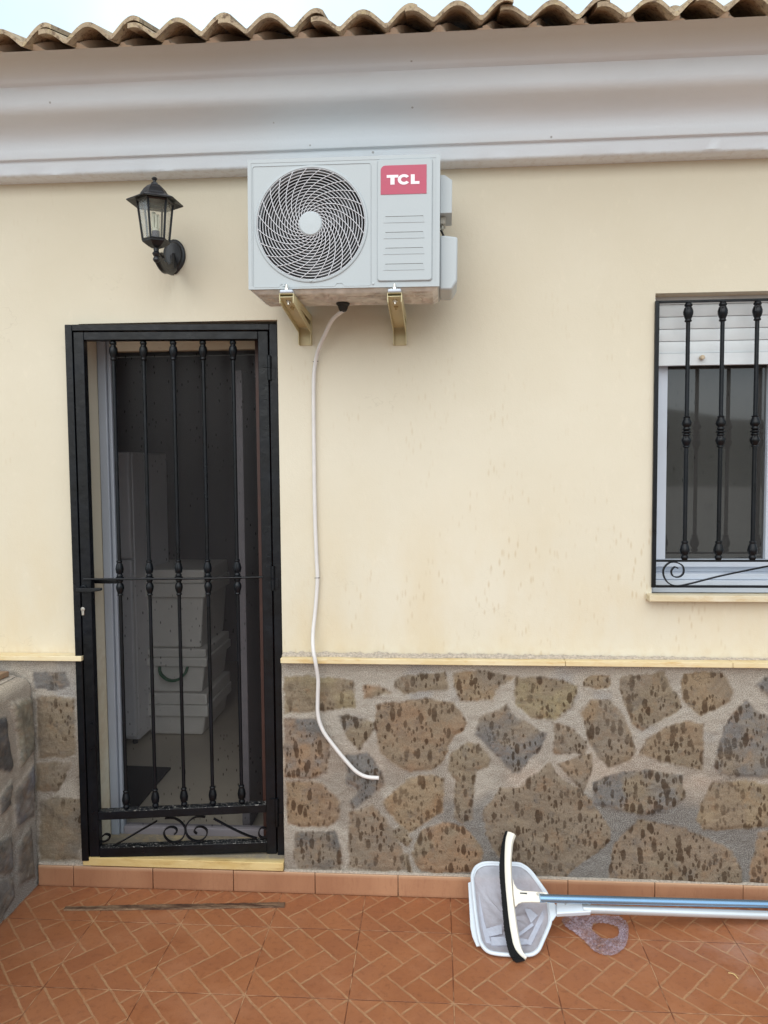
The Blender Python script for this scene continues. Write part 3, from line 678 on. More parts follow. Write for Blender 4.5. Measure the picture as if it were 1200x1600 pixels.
# roof tiles, courses of double-roll tiles
PI2 = .1495; XT0 = onY(67, 33, 2.47).x; zt = onY(312, 59, 2.468).z; AMP = .047
def roll(u):                              # u in pitches, crest at integers
    c = .5+.5*math.cos(2*math.pi*u); return AMP*max(0, (c**.62-.04)/.96)
rf = MB()
for crs in range(7):
    y0 = 2.468+crs*.29; z0 = zt+crs*.105+.004
    for k in range(-13, 17):
        xa = XT0+2*k*PI2; jz, jy, tl = random.uniform(-.005, .005), random.uniform(-.014, .010), random.uniform(-.006, .006)
        n = 36; T = .0150; P = []
        for i in range(n+1):
            u = -.10+2.26*i/n; dz = -.010*min(1, max(0, (.42-u)/.4))+.009*min(1, max(0, (u-1.55)/.45))
            for (yy, zz) in ((0, 0), (.36, .125)):
                zt_ = z0+roll(u)+zz+jz+dz+tl*(u-1)
                P.append((xa+u*PI2, y0+yy+jy, zt_+T)); P.append((xa+u*PI2, y0+yy+jy, zt_))
        b = len(rf.v); rf.v += P
        for i in range(n):
            q = b+i*4
            rf.f += [(q, q+4, q+6, q+2), (q+1, q+3, q+7, q+5), (q, q+1, q+5, q+4), (q+2, q+6, q+7, q+3)]
        rf.f += [(b, b+2, b+3, b+1), (b+n*4, b+n*4+1, b+n*4+3, b+n*4+2)]
ro = hp(rf, 'roof', M['tile'], angle=40)
# mortar packing below the first course
pk = []; nn = 700
for i in range(nn):
    x = XL-.2+(XR+.4-XL)*i/(nn-1); u = (x-XT0)/PI2; f = vnoise(np.array([x]), np.array([.2]), 24, 8)[0]
    top = zt+roll(u)-.002
    yb = 2.60+.02*f+.090*math.cos(2*math.pi*u-.75)
    ty_ = top+.347*(yb-2.468)+.004
    for (y, z) in ((2.5405, 3.1075), (2.535 if yb < 2.56 else 2.545, 3.110), (yb-.004, 3.113+.2*max(0, yb-2.55)), (yb, 3.114+(ty_-3.114)*.5), (yb+.010, ty_)): pk.append((x, y, z))
hp(MB().grid(pk, nn, 5), 'eaves_mortar', simple('eaves mortar', S(222, 208, 190), .95, var=.12, scale=14, bump=.003), angle=60)

# --- doorway: white frame with grey screen
yf = 3.085
fx0 = dx0+.002; fw = onY(172, 620, yf).x
df = MB(); fr = onY(405, 900, yf).x
df.box(fx0, fw-.016, yf, yf+.05, .125, dz1-.004).box(fw-.0155, fw, yf+.012, yf+.05, .125, dz1-.004)
M['doorframe'] = simple('white door lacquer darkened for shade', S(150, 155, 164), .4, var=.05, scale=5)  # white frame lacquer in a darker copy, doorway shade put into its colour
dframe = hp(df, 'door_frame', M['doorframe'], bevel=.004)
zh = onY(250, 547, yf).z
sub(MB().box(fw+.001, fr-.001, yf+.008, yf+.05, zh, dz1-.003), 'head', M['plaster'], dframe)
sub(MB().box(fw+.001, fr-.001, yf+.01, yf+.05, .125, .160), 'rail', M['inwall'], dframe, bevel=.003)
sub(MB().box(fr, dx1-.002, yf-.003, yf+.045, .125, dz1-.004), 'edge_strip', M['wood'], dframe)
scr = MB(); scr.quad((fw, yf+.03, .160), (fr, yf+.03, .160), (fr, yf+.03, zh), (fw, yf+.03, zh))
sub(scr, 'insect_screen', M['screen'], dframe, recalc=False, smooth=False)
# leaf added at the right to stand for the streak reflected in the glass
hp(MB().box(-.86, -.825, 3.20, 3.95, .11, 2.12), 'reflection_strip', M['darkroom'], bevel=.003)

# --- window
yw = 3.04
win = empty('window', (0, 0, 0)); win.parent = house; win.matrix_parent_inverse = house_inv
wp = lambda mb, n, mt, **k: mb.build(n, mt, win, **k)
zs_b = onY(1100, 571, yw-.03).z; zfb = onY(1100, 874, yw).z
L = lambda px: onY(px, 700, yw).x
wf = MB(); wf.box(wx0+.003, wx0+.018, yw-.055, yw+.05, wz0+.003, wz1-.004)      # guide channel
wf.box(wx0+.0185, L(1042), yw, yw+.04, zfb, zs_b+.03)                                 # sash stile
xc = L(1199); wf.box(xc, xc+.05, yw, yw+.04, zfb, zs_b+.03)
wf.box(xc+.051, xc+.101, yw+.02, yw+.06, zfb, zs_b+.03).box(wx1-.06, wx1-.003, yw+.01, yw+.05, zfb, zs_b+.03)
zr = [zfb, zfb-.030, zfb-.052, zfb-.075, wz0+.004]
wf.box(wx0+.0185, wx1-.003, yw-.004, yw+.05, zr[1], zr[0]).box(wx0+.0185, wx1-.003, yw+.022, yw+.05, zr[2], zr[1]).box(wx0+.0185, wx1-.003, yw-.035, yw+.05, zr[3], zr[2]).box(wx0+.0185, wx1-.003, yw-.050, yw+.05, zr[4], zr[3]-.001)
wp(wf, 'window_frame', M['whiteframe'], bevel=.002)
sh = MB(); zc = zs_b; bot = onY(1100, 552, yw-.03).z
sh.box(wx0+.019, wx1-.02, yw-.045, yw-.022, zs_b, bot-.001); z = bot; n = 0
pitch_ = (onY(1100, 487, yw-.03).z-bot)/3.4
while z < wz1+.02:
    P = [(0, 0), (-.0040, .0015), (-.0055, pitch_*.2), (-.0060, pitch_*.5), (-.0050, pitch_*.85), (-.0030, pitch_*.97), (.004, pitch_*.985), (.004, 0)]
    sh.prism([(wx0+.019, yw-.032+a, z+b) for a, b in P], (wx1-wx0-.039, 0, 0)); z += pitch_
wp(sh, 'roller_shutter', M['shutter'], angle=50)
k = onY(1096, 559, yw-.05)
wp(MB().lathe([(.0, .0), (.006, 0), (.009, -.004), (.009, -.018), (.006, -.022), (0, -.022)], (k.x, yw-.046, k.z), 14, 'y'), 'stopper', simple('beige rubber stopper', S(190, 172, 146), .5))
gp = MB(); gp.quad((L(1042), yw+.02, zfb), (xc, yw+.02, zfb), (xc, yw+.02, zs_b+.03), (L(1042), yw+.02, zs_b+.03)).quad((xc+.101, yw+.035, zfb), (wx1-.06, yw+.035, zfb), (wx1-.06, yw+.035, zs_b+.03), (xc+.101, yw+.035, zs_b+.03))
wp(gp, 'pane', M['pane'], recalc=False, smooth=False)
zs0 = onY(1100, 941, 2.88).z
hp(MB().box(onY(1015, 936, 2.885).x, wx1+.03, 2.885, Yp-.001, zs0, zs0+.024).box(wx0+.001, wx1-.001, Yp-.0005, yw-.051, zs0+.004, wz0+.002), 'window_sill', M['sill'], bevel=.002)

# ================================================================== GARDEN WALL on the left
gw = empty('garden_wall', (xg-.2, 2.0, 0))
tag(gw, 'low rubble stone garden wall meeting the house at the left edge', 'wall')
ginv = Matrix.Translation((-(xg-.2), -2.0, 0))
ztop = onY(48, 1052, Yd).z
def zG(poly): return [tuple((lambda q: (q.y, q.z))(onX(x/3.479, 1000+y/3.479, xg))) for x, y in poly]
gs = [
 (zG([(60,350),(170,310),(185,600),(110,700),(100,500)]), (140, 134, 116), (118, 120, 112), .5),
 (zG([(-60,450),(35,420),(80,690),(50,720),(-30,700),(-60,600)]), (40, 48, 64), (66, 70, 80), .5),
 (zG([(80,830),(186,670),(190,950),(90,1030)]), (96, 98, 112), (124, 116, 112), .5),
 (zG([(-10,860),(65,770),(55,900),(0,960)]), GB, DK, .5),
 (zG([(-60,1100),(65,1065),(68,1250),(20,1280),(-60,1240)]), DK, GB, .5),
 (zG([(92,1120),(175,1010),(190,1290),(100,1330)]), (112, 102, 90), (96, 88, 84), .5),
 (zG([(-20,1310),(70,1290),(80,1400),(10,1520),(-20,1540)]), (96, 90, 88), GB, .5)]
r_ = random.Random(8); yy = 2.25
while yy > -.6:
    zz = .04
    while zz < ztop-.1:
        hh = min(r_.uniform(.12, .26), ztop-.03-zz); wd = r_.uniform(.2, .3)
        gs.append(([(yy-wd*.5+math.cos(2*math.pi*k/8)*wd*.60*r_.uniform(.85, 1.08), zz+hh/2+math.sin(2*math.pi*k/8+.4)*hh*.56*r_.uniform(.85, 1.08)) for k in range(8)], r_.choice([GB, GN, DK, OL]), r_.choice([GB, DK, GN]), .5)); zz += hh+.02
    yy -= .25
def mort2(gx, gz):
    a = fbm(gx, gz, 4, 17)[..., None]; lin = lambda c: np.array(S(*c)[:3]); c = lin((226, 204, 178))*(1-a)+lin((200, 182, 160))*a
    low = np.clip((.42-gz)/.25, 0, 1)[..., None]; return c*(1-low)+lin((150, 140, 130))*low
def place_side(y, z, h):
    rd = np.clip((z-(ztop-.07))/.07, 0, 1)
    return np.stack([xg-.008+h-.06*(1-np.sqrt(np.clip(1-rd*rd, 0, 1))), y, z-.015*rd*rd], 1)
me, gx, gz, mk = stonework(gs, -.6, Yd-.002, .0, ztop, .007, place_side, 21, mort2, grow=.002, h=.018, streak=.75)
at = me.attributes.new('rain', 'FLOAT', 'POINT'); at.data.foreach_set('value', (gx*0).astype(np.float32).ravel())
me.name = 'stone_face'; o = bpy.data.objects.new('stone_face', me); col.objects.link(o); o.parent = gw; o.matrix_parent_inverse = ginv
# top: mortar bed with flat slabs
tp = []; nu, nv = 170, 40
for i in range(nu):
    y = -.6+(Yd-.002+.6)*i/(nu-1)
    for j in range(nv):
        x = xg-.064-(.36)*j/(nv-1); tp.append((x, y, ztop-.015+.016*math.sin(min(1, j/10)*math.pi/2)+.006*fbm(np.array([x]), np.array([y+9]), 22, 4)[0]))
o = MB().grid(tp, nu, nv).build('coping', M['ledge_mortar'], gw); o.matrix_parent_inverse = ginv
slab = MB(); yy = Yd-.03
r_ = random.Random(2)
while yy > -.5:
    l = r_.uniform(.3, .42); a = [(xg-.085+r_.uniform(-.015, .01), yy), (xg-.10+r_.uniform(-.02, .02), yy-l), (xg-.38, yy-l-.02), (xg-.38, yy-.01)]
    slab.prism([(x, y, ztop-.005) for x, y in a], (0, 0, .022)); yy -= l+.03
o = slab.build('capstone', limestone('orange flagstone', S(150, 122, 92), S(136, 112, 92), S(150, 88, 50)), gw, bevel=.004); o.matrix_parent_inverse = ginv
o = MB().box(xg-.42, xg-.10, -.59, Yd-.004, 0, ztop-.03).build('core', M['ledge_mortar'], gw, smooth=False); o.matrix_parent_inverse = ginv

# ================================================================== SECURITY GATE
gate = empty('security_gate', (gA.x, gA.y, .0), (0, 0, math.atan2(gdir.y, gdir.x)))
tag(gate, 'black wrought iron gate with five vertical bars in front of the doorway', 'gate')
def gp_(mb, n, mt=None, parent=None, **k): return mb.build(n, mt or M['iron'], parent or gate, **k)
tl, bl, br, tr = G(101, 508), G(127, 1342), G(445, 1333), G(434.3, 504.5)
U0 = (tl[0]+bl[0])/2; U1 = (tr[0]+br[0])/2; ZB = bl[1]; ZT = (tl[1]+tr[1])/2
OW = .028; D_ = .040
fb = MB()
fb.box(U0, U0+OW, 0, D_, ZB-.01, ZT).box(U1-OW-.004, U1, 0, D_, ZB, ZT).box(U0+OW, U1-OW-.004, 0, D_, ZT-.025, ZT)
gp_(fb, 'gate_frame', bevel=.0025)
a0 = U0+OW+.003; a1 = U1-OW-.009; t1 = ZT-.028; LW = .040; zb0 = G(300, 1337)[1]; zb1 = G(300, 1319)[1]
zr1 = (G(180, 1270)[1]+G(400, 1258)[1])/2; zr0 = zr1-.036
lf = MB(); yl = .004
lf.box(a0, a0+LW, yl, yl+.04, zb0, t1).box(a1-LW, a1, yl, yl+.04, zb0, t1).box(a0+LW, a1-LW, yl, yl+.038, t1-.032, t1)
leaf = gp_(lf, 'gate_leaf', bevel=.0025)
zA_, zB_ = G(150, 1270)[1], G(420, 1257.5)[1]; uA_, uB_ = G(150, 1270)[0], G(420, 1257.5)[0]
def zrail(u): return zA_+(zB_-zA_)*(u-uA_)/(uB_-uA_)
zC_, zD_ = G(152, 1326)[1], G(420, 1316.5)[1]
def zbot(u): return zC_+(zD_-zC_)*(u-uA_)/(uB_-uA_)
def rail_(f, h, f2=None):
    q0, q1 = a0+LW, a1-LW
    return MB().hexa([(q0, yl, (f2 or f)(q0)-h), (q1, yl, (f2 or f)(q1)-h), (q1, yl+.038, (f2 or f)(q1)-h), (q0, yl+.038, (f2 or f)(q0)-h)], [(q0, yl, f(q0)), (q1, yl, f(q1)), (q1, yl+.038, f(q1)), (q0, yl+.038, f(q0))])
gp_(rail_(zrail, .034), 'lower_rail', M['iron_wet'], bevel=.002)
gp_(rail_(zbot, zbot(0.4)-zb0), 'bottom_rail', M['iron_wet'], bevel=.002)
def boss(z0, h, up_=1, big=.0165):       # cast collar profile
    P = [(0, 0), (.55, 0), (.62, .04), (.78, .08), (.80, .16), (.60, .22), (.62, .27), (.85, .33), (1.0, .45), (.98, .58), (.80, .74), (.62, .84), (.60, .88), (.72, .91), (.72, .96), (.5, 1.0), (0, 1.)]
    return [(r*big, z0+(h*t_ if up_ > 0 else h*(1-t_))) for r, t_ in (P if up_ > 0 else P[::-1])]
def flutes(mb, c, z0, z1, r, n=8):
    for k in range(n):
        an = 2*math.pi*k/n; mb.tube([(c[0]+r*.80*math.cos(an), c[1]+r*.80*math.sin(an), z0), (c[0]+r*math.cos(an), c[1]+r*math.sin(an), (z0+z1)/2), (c[0]+r*.72*math.cos(an), c[1]+r*.72*math.sin(an), z1)], .0022, 5)
zm = G(230, 905)[1]
bt = [174, 222, 269, 315.5, 363]; bb_ = [194, 239.5, 284.5, 330, 375.5]
ubar = [(G(a, 560)[0]+G(b, 1232)[0])/2 for a, b in zip(bt, bb_)]
yc = yl+.019
for u in ubar:
    ztop_ = t1-.032; zr1 = zrail(u)
    bar = gp_(MB().lathe([(0, zr1), (.0072, zr1), (.0072, ztop_), (0, ztop_)], (u, yc, 0), 12), 'bar')
    m1 = MB().lathe(boss(ztop_-.078, .078, -1), (u, yc, 0), 16); gp_(m1, 'collar', M['iron'], bar, angle=60)
    m2 = MB().lathe(boss(zm+.002, .072, 1, .0155), (u, yc, 0), 16); flutes(m2, (u, yc), zm+.022, zm+.058, .0145)
    m2.lathe(boss(zm-.070, .070, -1, .0155), (u, yc, 0), 16).lathe([(0, zm-.008), (.0155, zm-.006), (.017, zm), (.0155, zm+.006), (0, zm+.008)], (u, yc, 0), 16); gp_(m2, 'collar', M['iron'], bar, angle=60)
    m3 = MB().lathe(boss(zr1+.001, .078, 1), (u, yc, 0), 16); flutes(m3, (u, yc), zr1+.022, zr1+.062, .0150); gp_(m3, 'collar', M['iron'], bar, angle=60)
gp_(MB().tube([(a0+LW-.03, yc-.018, zm+.002), (ubar[1], yc-.0185, zm), (ubar[3], yc-.0185, zm), (a1-LW+.004, yc-.018, zm+.003)], .0042, 8), 'cross_rod', M['iron'])
# scrolls in the bottom panel (drawn on the gate plane)
Z6 = 3.0769
def g6(x, y): u, z = G(80+x/Z6, 880+y/Z6); return (u, yc, z)
def smooth_path(P, n=8):
    P = [Vector(p) for p in P]; out = []
    for i in range(len(P)-1):
        p0, p1, p2, p3 = P[max(i-1, 0)], P[i], P[i+1], P[min(i+2, len(P)-1)]
        for k in range(n):
            t_ = k/n; out.append(.5*((2*p1)+(-p0+p2)*t_+(2*p0-5*p1+4*p2-p3)*t_**2+(-p0+3*p1-3*p2+p3)*t_**3))
    out.append(P[-1]); return out
sc = MB()
for pth in ([(540,1238),(590,1240),(625,1265),(638,1295),(628,1330),(600,1352),(566,1352),(540,1328),(537,1300),(560,1282),(588,1284),(598,1302),(585,1316)],
            [(735,1232),(690,1232),(655,1255),(640,1290),(650,1325),(680,1346),(715,1346),(740,1322),(742,1296),(720,1280),(694,1282),(682,1300),(694,1314)],
            [(500,1252),(400,1310),(330,1350),(285,1372)], [(775,1240),(860,1285),(930,1318),(985,1336)],
            [(215,1348),(240,1352),(268,1340),(272,1322),(252,1315),(236,1326)], [(1035,1300),(1030,1325),(1010,1332),(995,1318),(1000,1290),(1020,1284),(1038,1300)]):
    sc.strap(smooth_path([g6(*q) for q in pth]), (0, 1, 0), .012, .005)
gp_(sc, 'scrollwork', M['iron'])
# hinges
for (hx, hy0, hy1) in ((424, 556, 594), (431, 884, 922), (433.5, 1247, 1290)):
    u, z1_ = G(hx, hy0); _, z0_ = G(hx, hy1)
    hm = MB().lathe([(0, z0_), (.008, z0_), (.008, (z0_+z1_)/2-.001), (.0062, (z0_+z1_)/2), (.008, (z0_+z1_)/2+.001), (.008, z1_), (.0, z1_)], (a1+.0045, -.006, 0), 14)
    hm.box(a1-.022, a1+.002, -.002, .004, (z0_+z1_)/2+.004, z1_-.004).box(a1+.006, a1+.026, -.004, .0, z0_+.004, (z0_+z1_)/2-.004)
    gp_(hm, 'hinge')
# lever handles and cylinder
hu, hz = G(128, 919)
hm = MB().lathe([(0, 0), (.013, 0), (.013, -.006), (.008, -.008), (.008, -.045), (0, -.046)], (hu+.006, yl, hz), 14, 'y')
hm.prism([(hu-.006, yl-.052, hz-.009), (hu+.05, yl-.05, hz-.0095), (hu+.092, yl-.046, hz-.004), (hu+.092, yl-.046, hz+.006), (hu-.006, yl-.052, hz+.007)], (0, .012, 0))
gp_(hm, 'lever_handle', bevel=.002)
hm = MB(); hm.lathe([(0, 0), (.008, 0), (.008, .045), (0, .046)], (hu+.006, yl+.0405, hz+.012), 12, 'y')
hm.prism([(hu+.0, yl+.078, hz+.006), (hu+.125, yl+.08, hz+.003), (hu+.125, yl+.08, hz+.019), (hu+.0, yl+.078, hz+.022)], (0, .012, 0)); gp_(hm, 'lever_handle', bevel=.002)
lu, lz = G(129.5, 952)
gp_(MB().lathe([(0, 0), (.0085, 0), (.0085, -.006), (0, -.0065)], (lu, yl-.0005, lz), 18, 'y').box(lu-.005, lu+.005, yl-.0065, yl-.0005, lz-.024, lz-.004), 'lock_cylinder', M['chrome'], bevel=.001)

# ================================================================== WINDOW GRILLE
yg = 2.920
wg = empty('window_grille', (wx0, yg, wz0))
tag(wg, 'black iron window grille with turned bars and a scroll along the bottom', 'window grille')
winv = Matrix.Translation((-wx0, -yg, -wz0))
def wgp(mb, n, mt=None, parent=None, **k):
    o = mb.build(n, mt or M['iron'], parent or wg, **k)
    if parent is None: o.matrix_parent_inverse = winv
    return o
gx0 = onY(1021.5, 700, yg).x; gx1 = gx0+1.115; gz0 = onY(1100, 918.5, yg).z; gz1 = onY(1100, 468, yg).z; gzr = onY(1100, 876.5, yg).z
wgp(MB().box(gx0, gx0+.015, yg, yg+.014, gz0, gz1).box(gx1-.015, gx1, yg, yg+.014, gz0, gz1).box(gx0+.0155, gx1-.0155, yg, yg+.014, gz1-.009, gz1).box(gx0+.0155, gx1-.0155, yg, yg+.014, gz0, gz0+.009).box(gx0+.0155, gx1-.0155, yg+.001, yg+.012, gzr-.004, gzr+.004), 'grille_frame', bevel=.0015)
xb = (onY(1076, 500, yg).x+onY(1071, 850, yg).x)/2; xs_ = ((onY(1183.5, 500, yg).x+onY(1178, 850, yg).x)/2-xb)/2
zmid = onY(1100, 674.5, yg).z
for k in range(8):
    x = xb+k*xs_
    if x > gx1-.04: break
    bar = wgp(MB().lathe([(0, gzr+.004), (.0078, gzr+.004), (.0078, gz1-.009), (0, gz1-.009)], (x, yg+.007, 0), 12), 'bar')
    for (q, hh, uu) in ((gz1-.009-.072, .072, -1), (zmid+.004, .055, 1), (zmid-.059, .055, -1), (gzr+.004, .072, 1)):
        mb = MB().lathe(boss(q, hh, uu, .0180), (x, yg+.007, 0), 16)
        if hh < .06 and uu > 0: mb.lathe([(0, zmid-.006), (.0155, zmid-.004), (.0175, zmid), (.0155, zmid+.003), (0, zmid+.004)], (x, yg+.007, 0), 16)
        else: flutes(mb, (x, yg+.007), q+.3*hh, q+.75*hh, .0168)
        wgp(mb, 'collar', None, bar, angle=60)
def w7(x, y): q = onY(1000+x/3.077, 440+y/3.077, yg+.006); return (q.x, q.y, q.z)
sc = MB()
sc.strap(smooth_path([w7(*q) for q in [(188,1420),(165,1418),(150,1402),(152,1385),(170,1378)]] [::-1] and [w7(*q) for q in [(182,1378),(165,1372),(150,1392),(158,1415),(185,1420),(208,1402),(205,1368),(175,1350),(140,1352),(114,1380),(114,1415),(135,1448),(175,1462),(240,1452),(400,1412),(615,1368)]]), (0, 1, 0), .012, .0045)
e = Vector(w7(615, 1368)); c_ = (gx0+gx1)/2
sc.strap([e, (c_, yg+.006, gzr-.012)], (0, 1, 0), .012, .0045).strap([(c_+.02, yg+.006, gzr-.012), (gx1-.12, yg+.006, gz0+.014)], (0, 1, 0), .012, .0045)
wgp(sc, 'scrollwork')

# ================================================================== WALL LANTERN
YL = 2.72
def LZ(py): return onY(240, py, YL).z
lx = onY(243, 345, YL).x
lamp = empty('wall_lantern', (onY(273, 400, Yp).x, Yp, onY(273, 400, Yp).z))
tag(lamp, 'black hexagonal wall lantern with clear panes left of the outdoor unit', 'wall lamp')
linv = Matrix.Translation(-lamp.location)
def lp(mb, n, mt=None, **k): o = mb.build(n, mt or M['lampblack'], lamp, **k); o.matrix_parent_inverse = linv; return o
zt0, ztb = LZ(277), LZ(377); C_ = (lx, YL, 0)
PH = R(27)
roof_p = [(0, LZ(285.5)), (.011, LZ(285.5)), (.013, LZ(289)), (.026, LZ(291)), (.038, LZ(296)), (.050, LZ(304)), (.052, LZ(306)), (.055, LZ(307)), (.100, LZ(316.5)), (.099, LZ(318)), (.055, LZ(312)), (.0, LZ(312))]
lp(MB().lathe(roof_p, C_, 6, 'z', PH), 'lantern_roof', smooth=False)
lp(MB().lathe([(0, LZ(287)), (.010, LZ(287)), (.006, LZ(284.5)), (.0055, LZ(282.5)), (.0095, LZ(280.5)), (.0100, LZ(279)), (.007, LZ(277.3)), (0, LZ(276.6))], C_, 14), 'finial')
zt1 = LZ(318)
cg = MB(); RT, RB = .0625, .046
for k in range(6):
    an = k*math.pi/3+PH; cg.tube([(lx+RT*math.cos(an), YL+RT*math.sin(an), zt1+.008), (lx+RB*math.cos(an), YL+RB*math.sin(an), ztb)], .0042, 4)
hexr = lambda r, z: [(lx+r*math.cos(k*math.pi/3+PH), YL+r*math.sin(k*math.pi/3+PH), z) for k in range(6)]
cg.tube(hexr(RT, zt1+.004), .005, 4, closed=True).tube(hexr(RB, ztb), .005, 4, closed=True)
lp(cg, 'cage', smooth=False)
for k in range(6):
    a, b = k*math.pi/3+PH, (k+1)*math.pi/3+PH; rt_, rb_ = RT-.002, RB-.002
    g_ = MB().quad((lx+rb_*math.cos(a), YL+rb_*math.sin(a), ztb), (lx+rb_*math.cos(b), YL+rb_*math.sin(b), ztb), (lx+rt_*math.cos(b), YL+rt_*math.sin(b), zt1), (lx+rt_*math.cos(a), YL+rt_*math.sin(a), zt1))
    lp(g_, 'glass_pane', M['glass'], smooth=False)
lp(MB().lathe([(0, ztb-.002), (RB+.003, ztb-.001), (RB+.002, ztb-.006), (.028, ztb-.020), (.012, ztb-.025), (0, ztb-.025)], C_, 6, 'z', PH), 'cup', smooth=False)
lp(MB().lathe([(0, ztb), (.014, ztb), (.014, ztb+.035), (0, ztb+.035)], C_, 16), 'socket', M['socket'])
bl_ = MB().lathe([(0, ztb+.0355), (.013, ztb+.0355), (.013, ztb+.045), (0, ztb+.046)], C_, 16)
for k in range(3):
    an = k*2*math.pi/3+.5; ox, oy = .009*math.cos(an), .009*math.sin(an); tx, ty = -math.sin(an)*.0055, math.cos(an)*.0055
    h_ = .040+.010*(k == 1)
    bl_.tube(smooth_path([(lx+ox-tx, YL+oy-ty, ztb+.045), (lx+ox-tx, YL+oy-ty, ztb+.045+h_), (lx+ox, YL+oy, ztb+.051+h_), (lx+ox+tx, YL+oy+ty, ztb+.045+h_), (lx+ox+tx, YL+oy+ty, ztb+.045)], 4), .0045, 8)
lp(bl_, 'bulb', M['bulb'])
zn = ztb-.025; pc = lamp.location
lp(MB().lathe([(0, zn), (.010, zn), (.009, zn-.012), (.013, zn-.016), (.0145, zn-.020), (.012, zn-.026), (.008, zn-.030), (.012, zn-.036), (.013, zn-.042), (.008, zn-.05), (0, zn-.052)], C_, 14), 'stem')
ar = MB().tube(smooth_path([(lx, YL, zn-.030), (lx+.001, YL+.02, zn-.050), (lx+.002, YL+.07, zn-.062), (lx+.003, YL+.13, zn-.045), (lx+.004, YL+.175, zn-.028), (pc.x-.004, Yp-.014, pc.z-.004)], 8), .0105, 12)
ar.prism([(lx+.0, YL+.012, zn-.020), (lx+.0, YL+.012, zn-.052), (lx+.002, YL+.07, zn-.070), (lx+.003, YL+.15, zn-.060), (pc.x-.004, Yp-.016, pc.z-.035), (pc.x-.004, Yp-.016, pc.z+.012), (lx+.003, YL+.15, zn-.012), (lx+.002, YL+.09, zn-.034), (lx+.001, YL+.04, zn-.030)], (.009, 0, 0))
ar.tube(smooth_path([(lx+.001, YL+.018, zn-.046), (lx+.001, YL+.045, zn-.030), (lx+.002, YL+.065, zn-.018), (lx+.002, YL+.05, zn-.006), (lx+.002, YL+.035, zn-.016)], 6), .006, 10)
lp(ar, 'arm')
def plate_ring(sx, sz, y): return [(pc.x+sx*math.cos(t_)*(1-.25*max(0, -math.sin(t_))**3), y, pc.z+sz*(math.sin(t_) if math.sin(t_) > 0 else math.sin(t_)*(1+.14*abs(math.sin(t_))**6))) for t_ in [2*math.pi*k/40 for k in range(40)]]
bp = MB(); rings = [plate_ring(.044, .062, Yp-.0005), plate_ring(.044, .062, Yp-.007), plate_ring(.040, .057, Yp-.011), plate_ring(.036, .052, Yp-.012), plate_ring(.030, .046, Yp-.019), plate_ring(.010, .016, Yp-.022)]
for rg in rings: bp.v += rg
for i in range(len(rings)-1):
    for k in range(40): bp.f.append((i*40+k, i*40+(k+1) % 40, (i+1)*40+(k+1) % 40, (i+1)*40+k))
bp.f.append(tuple(range(200, 240))); lp(bp, 'wall_plate')

# ================================================================== OUTDOOR AC UNIT
YF = 2.575; ATL, ATR, ABL, ABR = onY(386.5, 250, YF), onY(686, 241.5, YF), onY(388, 452, YF), onY(688.5, 449, YF)
AW = ((ATR-ATL).length+(ABR-ABL).length)/2; AH = ((ATL.z-ABL.z)+(ATR.z-ABR.z))/2; AD = .245
ac = empty('outdoor_unit', (ABL.x, YF+.006, ABL.z), (0, R(.55), R(-.8)))
tag(ac, 'white air conditioner outdoor unit with spiral fan grille and pink badge', 'air conditioner')
ap = lambda mb, n, mt, parent=None, **k: mb.build(n, mt, parent or ac, **k)
def ax(cx): return (cx-58)/(1028-58)*AW
def az(cy): return (748-cy)/(748-88)*AH
fcx, fcz, FR = ax(380), az(421), (665-95)/2/970*AW
body = MB()
r_o = .012
body.box(0, AW, .012, AD, .012, AH)
body = MB()
# shell: left, right, top, back as slabs
body.box(0, .012, .004, AD, .0, AH).box(AW-.03, AW, .004, AD, 0, AH).box(.0121, AW-.0301, .004, AD, AH-.012, AH).box(.0121, AW-.0301, AD-.012, AD, .02, AH-.0121)
ap(body, 'casing', M['acwhite'], bevel=.006, seg=3)
# front: plate with circular hole on the left, plate on the right
xs0, xs1 = .012, ax(700)
fr_ = MB(); N = 96; ring_o, ring_i, ring_b = [], [], []
def rect_pt(an, x0, x1, z0, z1, cx, cz):
    c, s_ = math.cos(an), math.sin(an); t_ = 1e9
    if c > 1e-9: t_ = min(t_, (x1-cx)/c)
    if c < -1e-9: t_ = min(t_, (x0-cx)/c)
    if s_ > 1e-9: t_ = min(t_, (z1-cz)/s_)
    if s_ < -1e-9: t_ = min(t_, (z0-cz)/s_)
    return cx+c*t_, cz+s_*t_
angs = sorted([2*math.pi*k/N for k in range(N)] + [math.atan2(z-fcz, x-fcx) % (2*math.pi) for x in (xs0, xs1) for z in (.012, AH-.012)])
n = len(angs)
for an in angs: x, z = rect_pt(an, xs0, xs1, .012, AH-.012, fcx, fcz); ring_o.append((x, .0, z))
for rr_, yy in ((FR+.004, 0), (FR+.0025, -.003), (FR-.001, -.0045), (FR-.0045, -.004), (FR-.006, -.001), (FR-.004, .06)): ring_i.append([(fcx+rr_*math.cos(a), yy, fcz+rr_*math.sin(a)) for a in angs])
allr = [ring_o]+ring_i
for rg in allr: fr_.v += rg
for i in range(len(allr)-1):
    for k in range(n): fr_.f.append((i*n+k, i*n+(k+1) % n, (i+1)*n+(k+1) % n, (i+1)*n+k))
fr_.box(xs1, AW-.014, 0, .006, .012, AH-.012)
fr_.box(-.0005, .0118, -.001, .006, .0, AH).box(AW-.0138, AW+.0005, -.001, .006, 0, AH).box(.0119, AW-.0139, -.001, .006, AH-.0118, AH+.0005).box(.0119, AW-.0139, -.001, .006, 0., .0118)
ap(fr_, 'front_panel', M['acwhite'], angle=40)
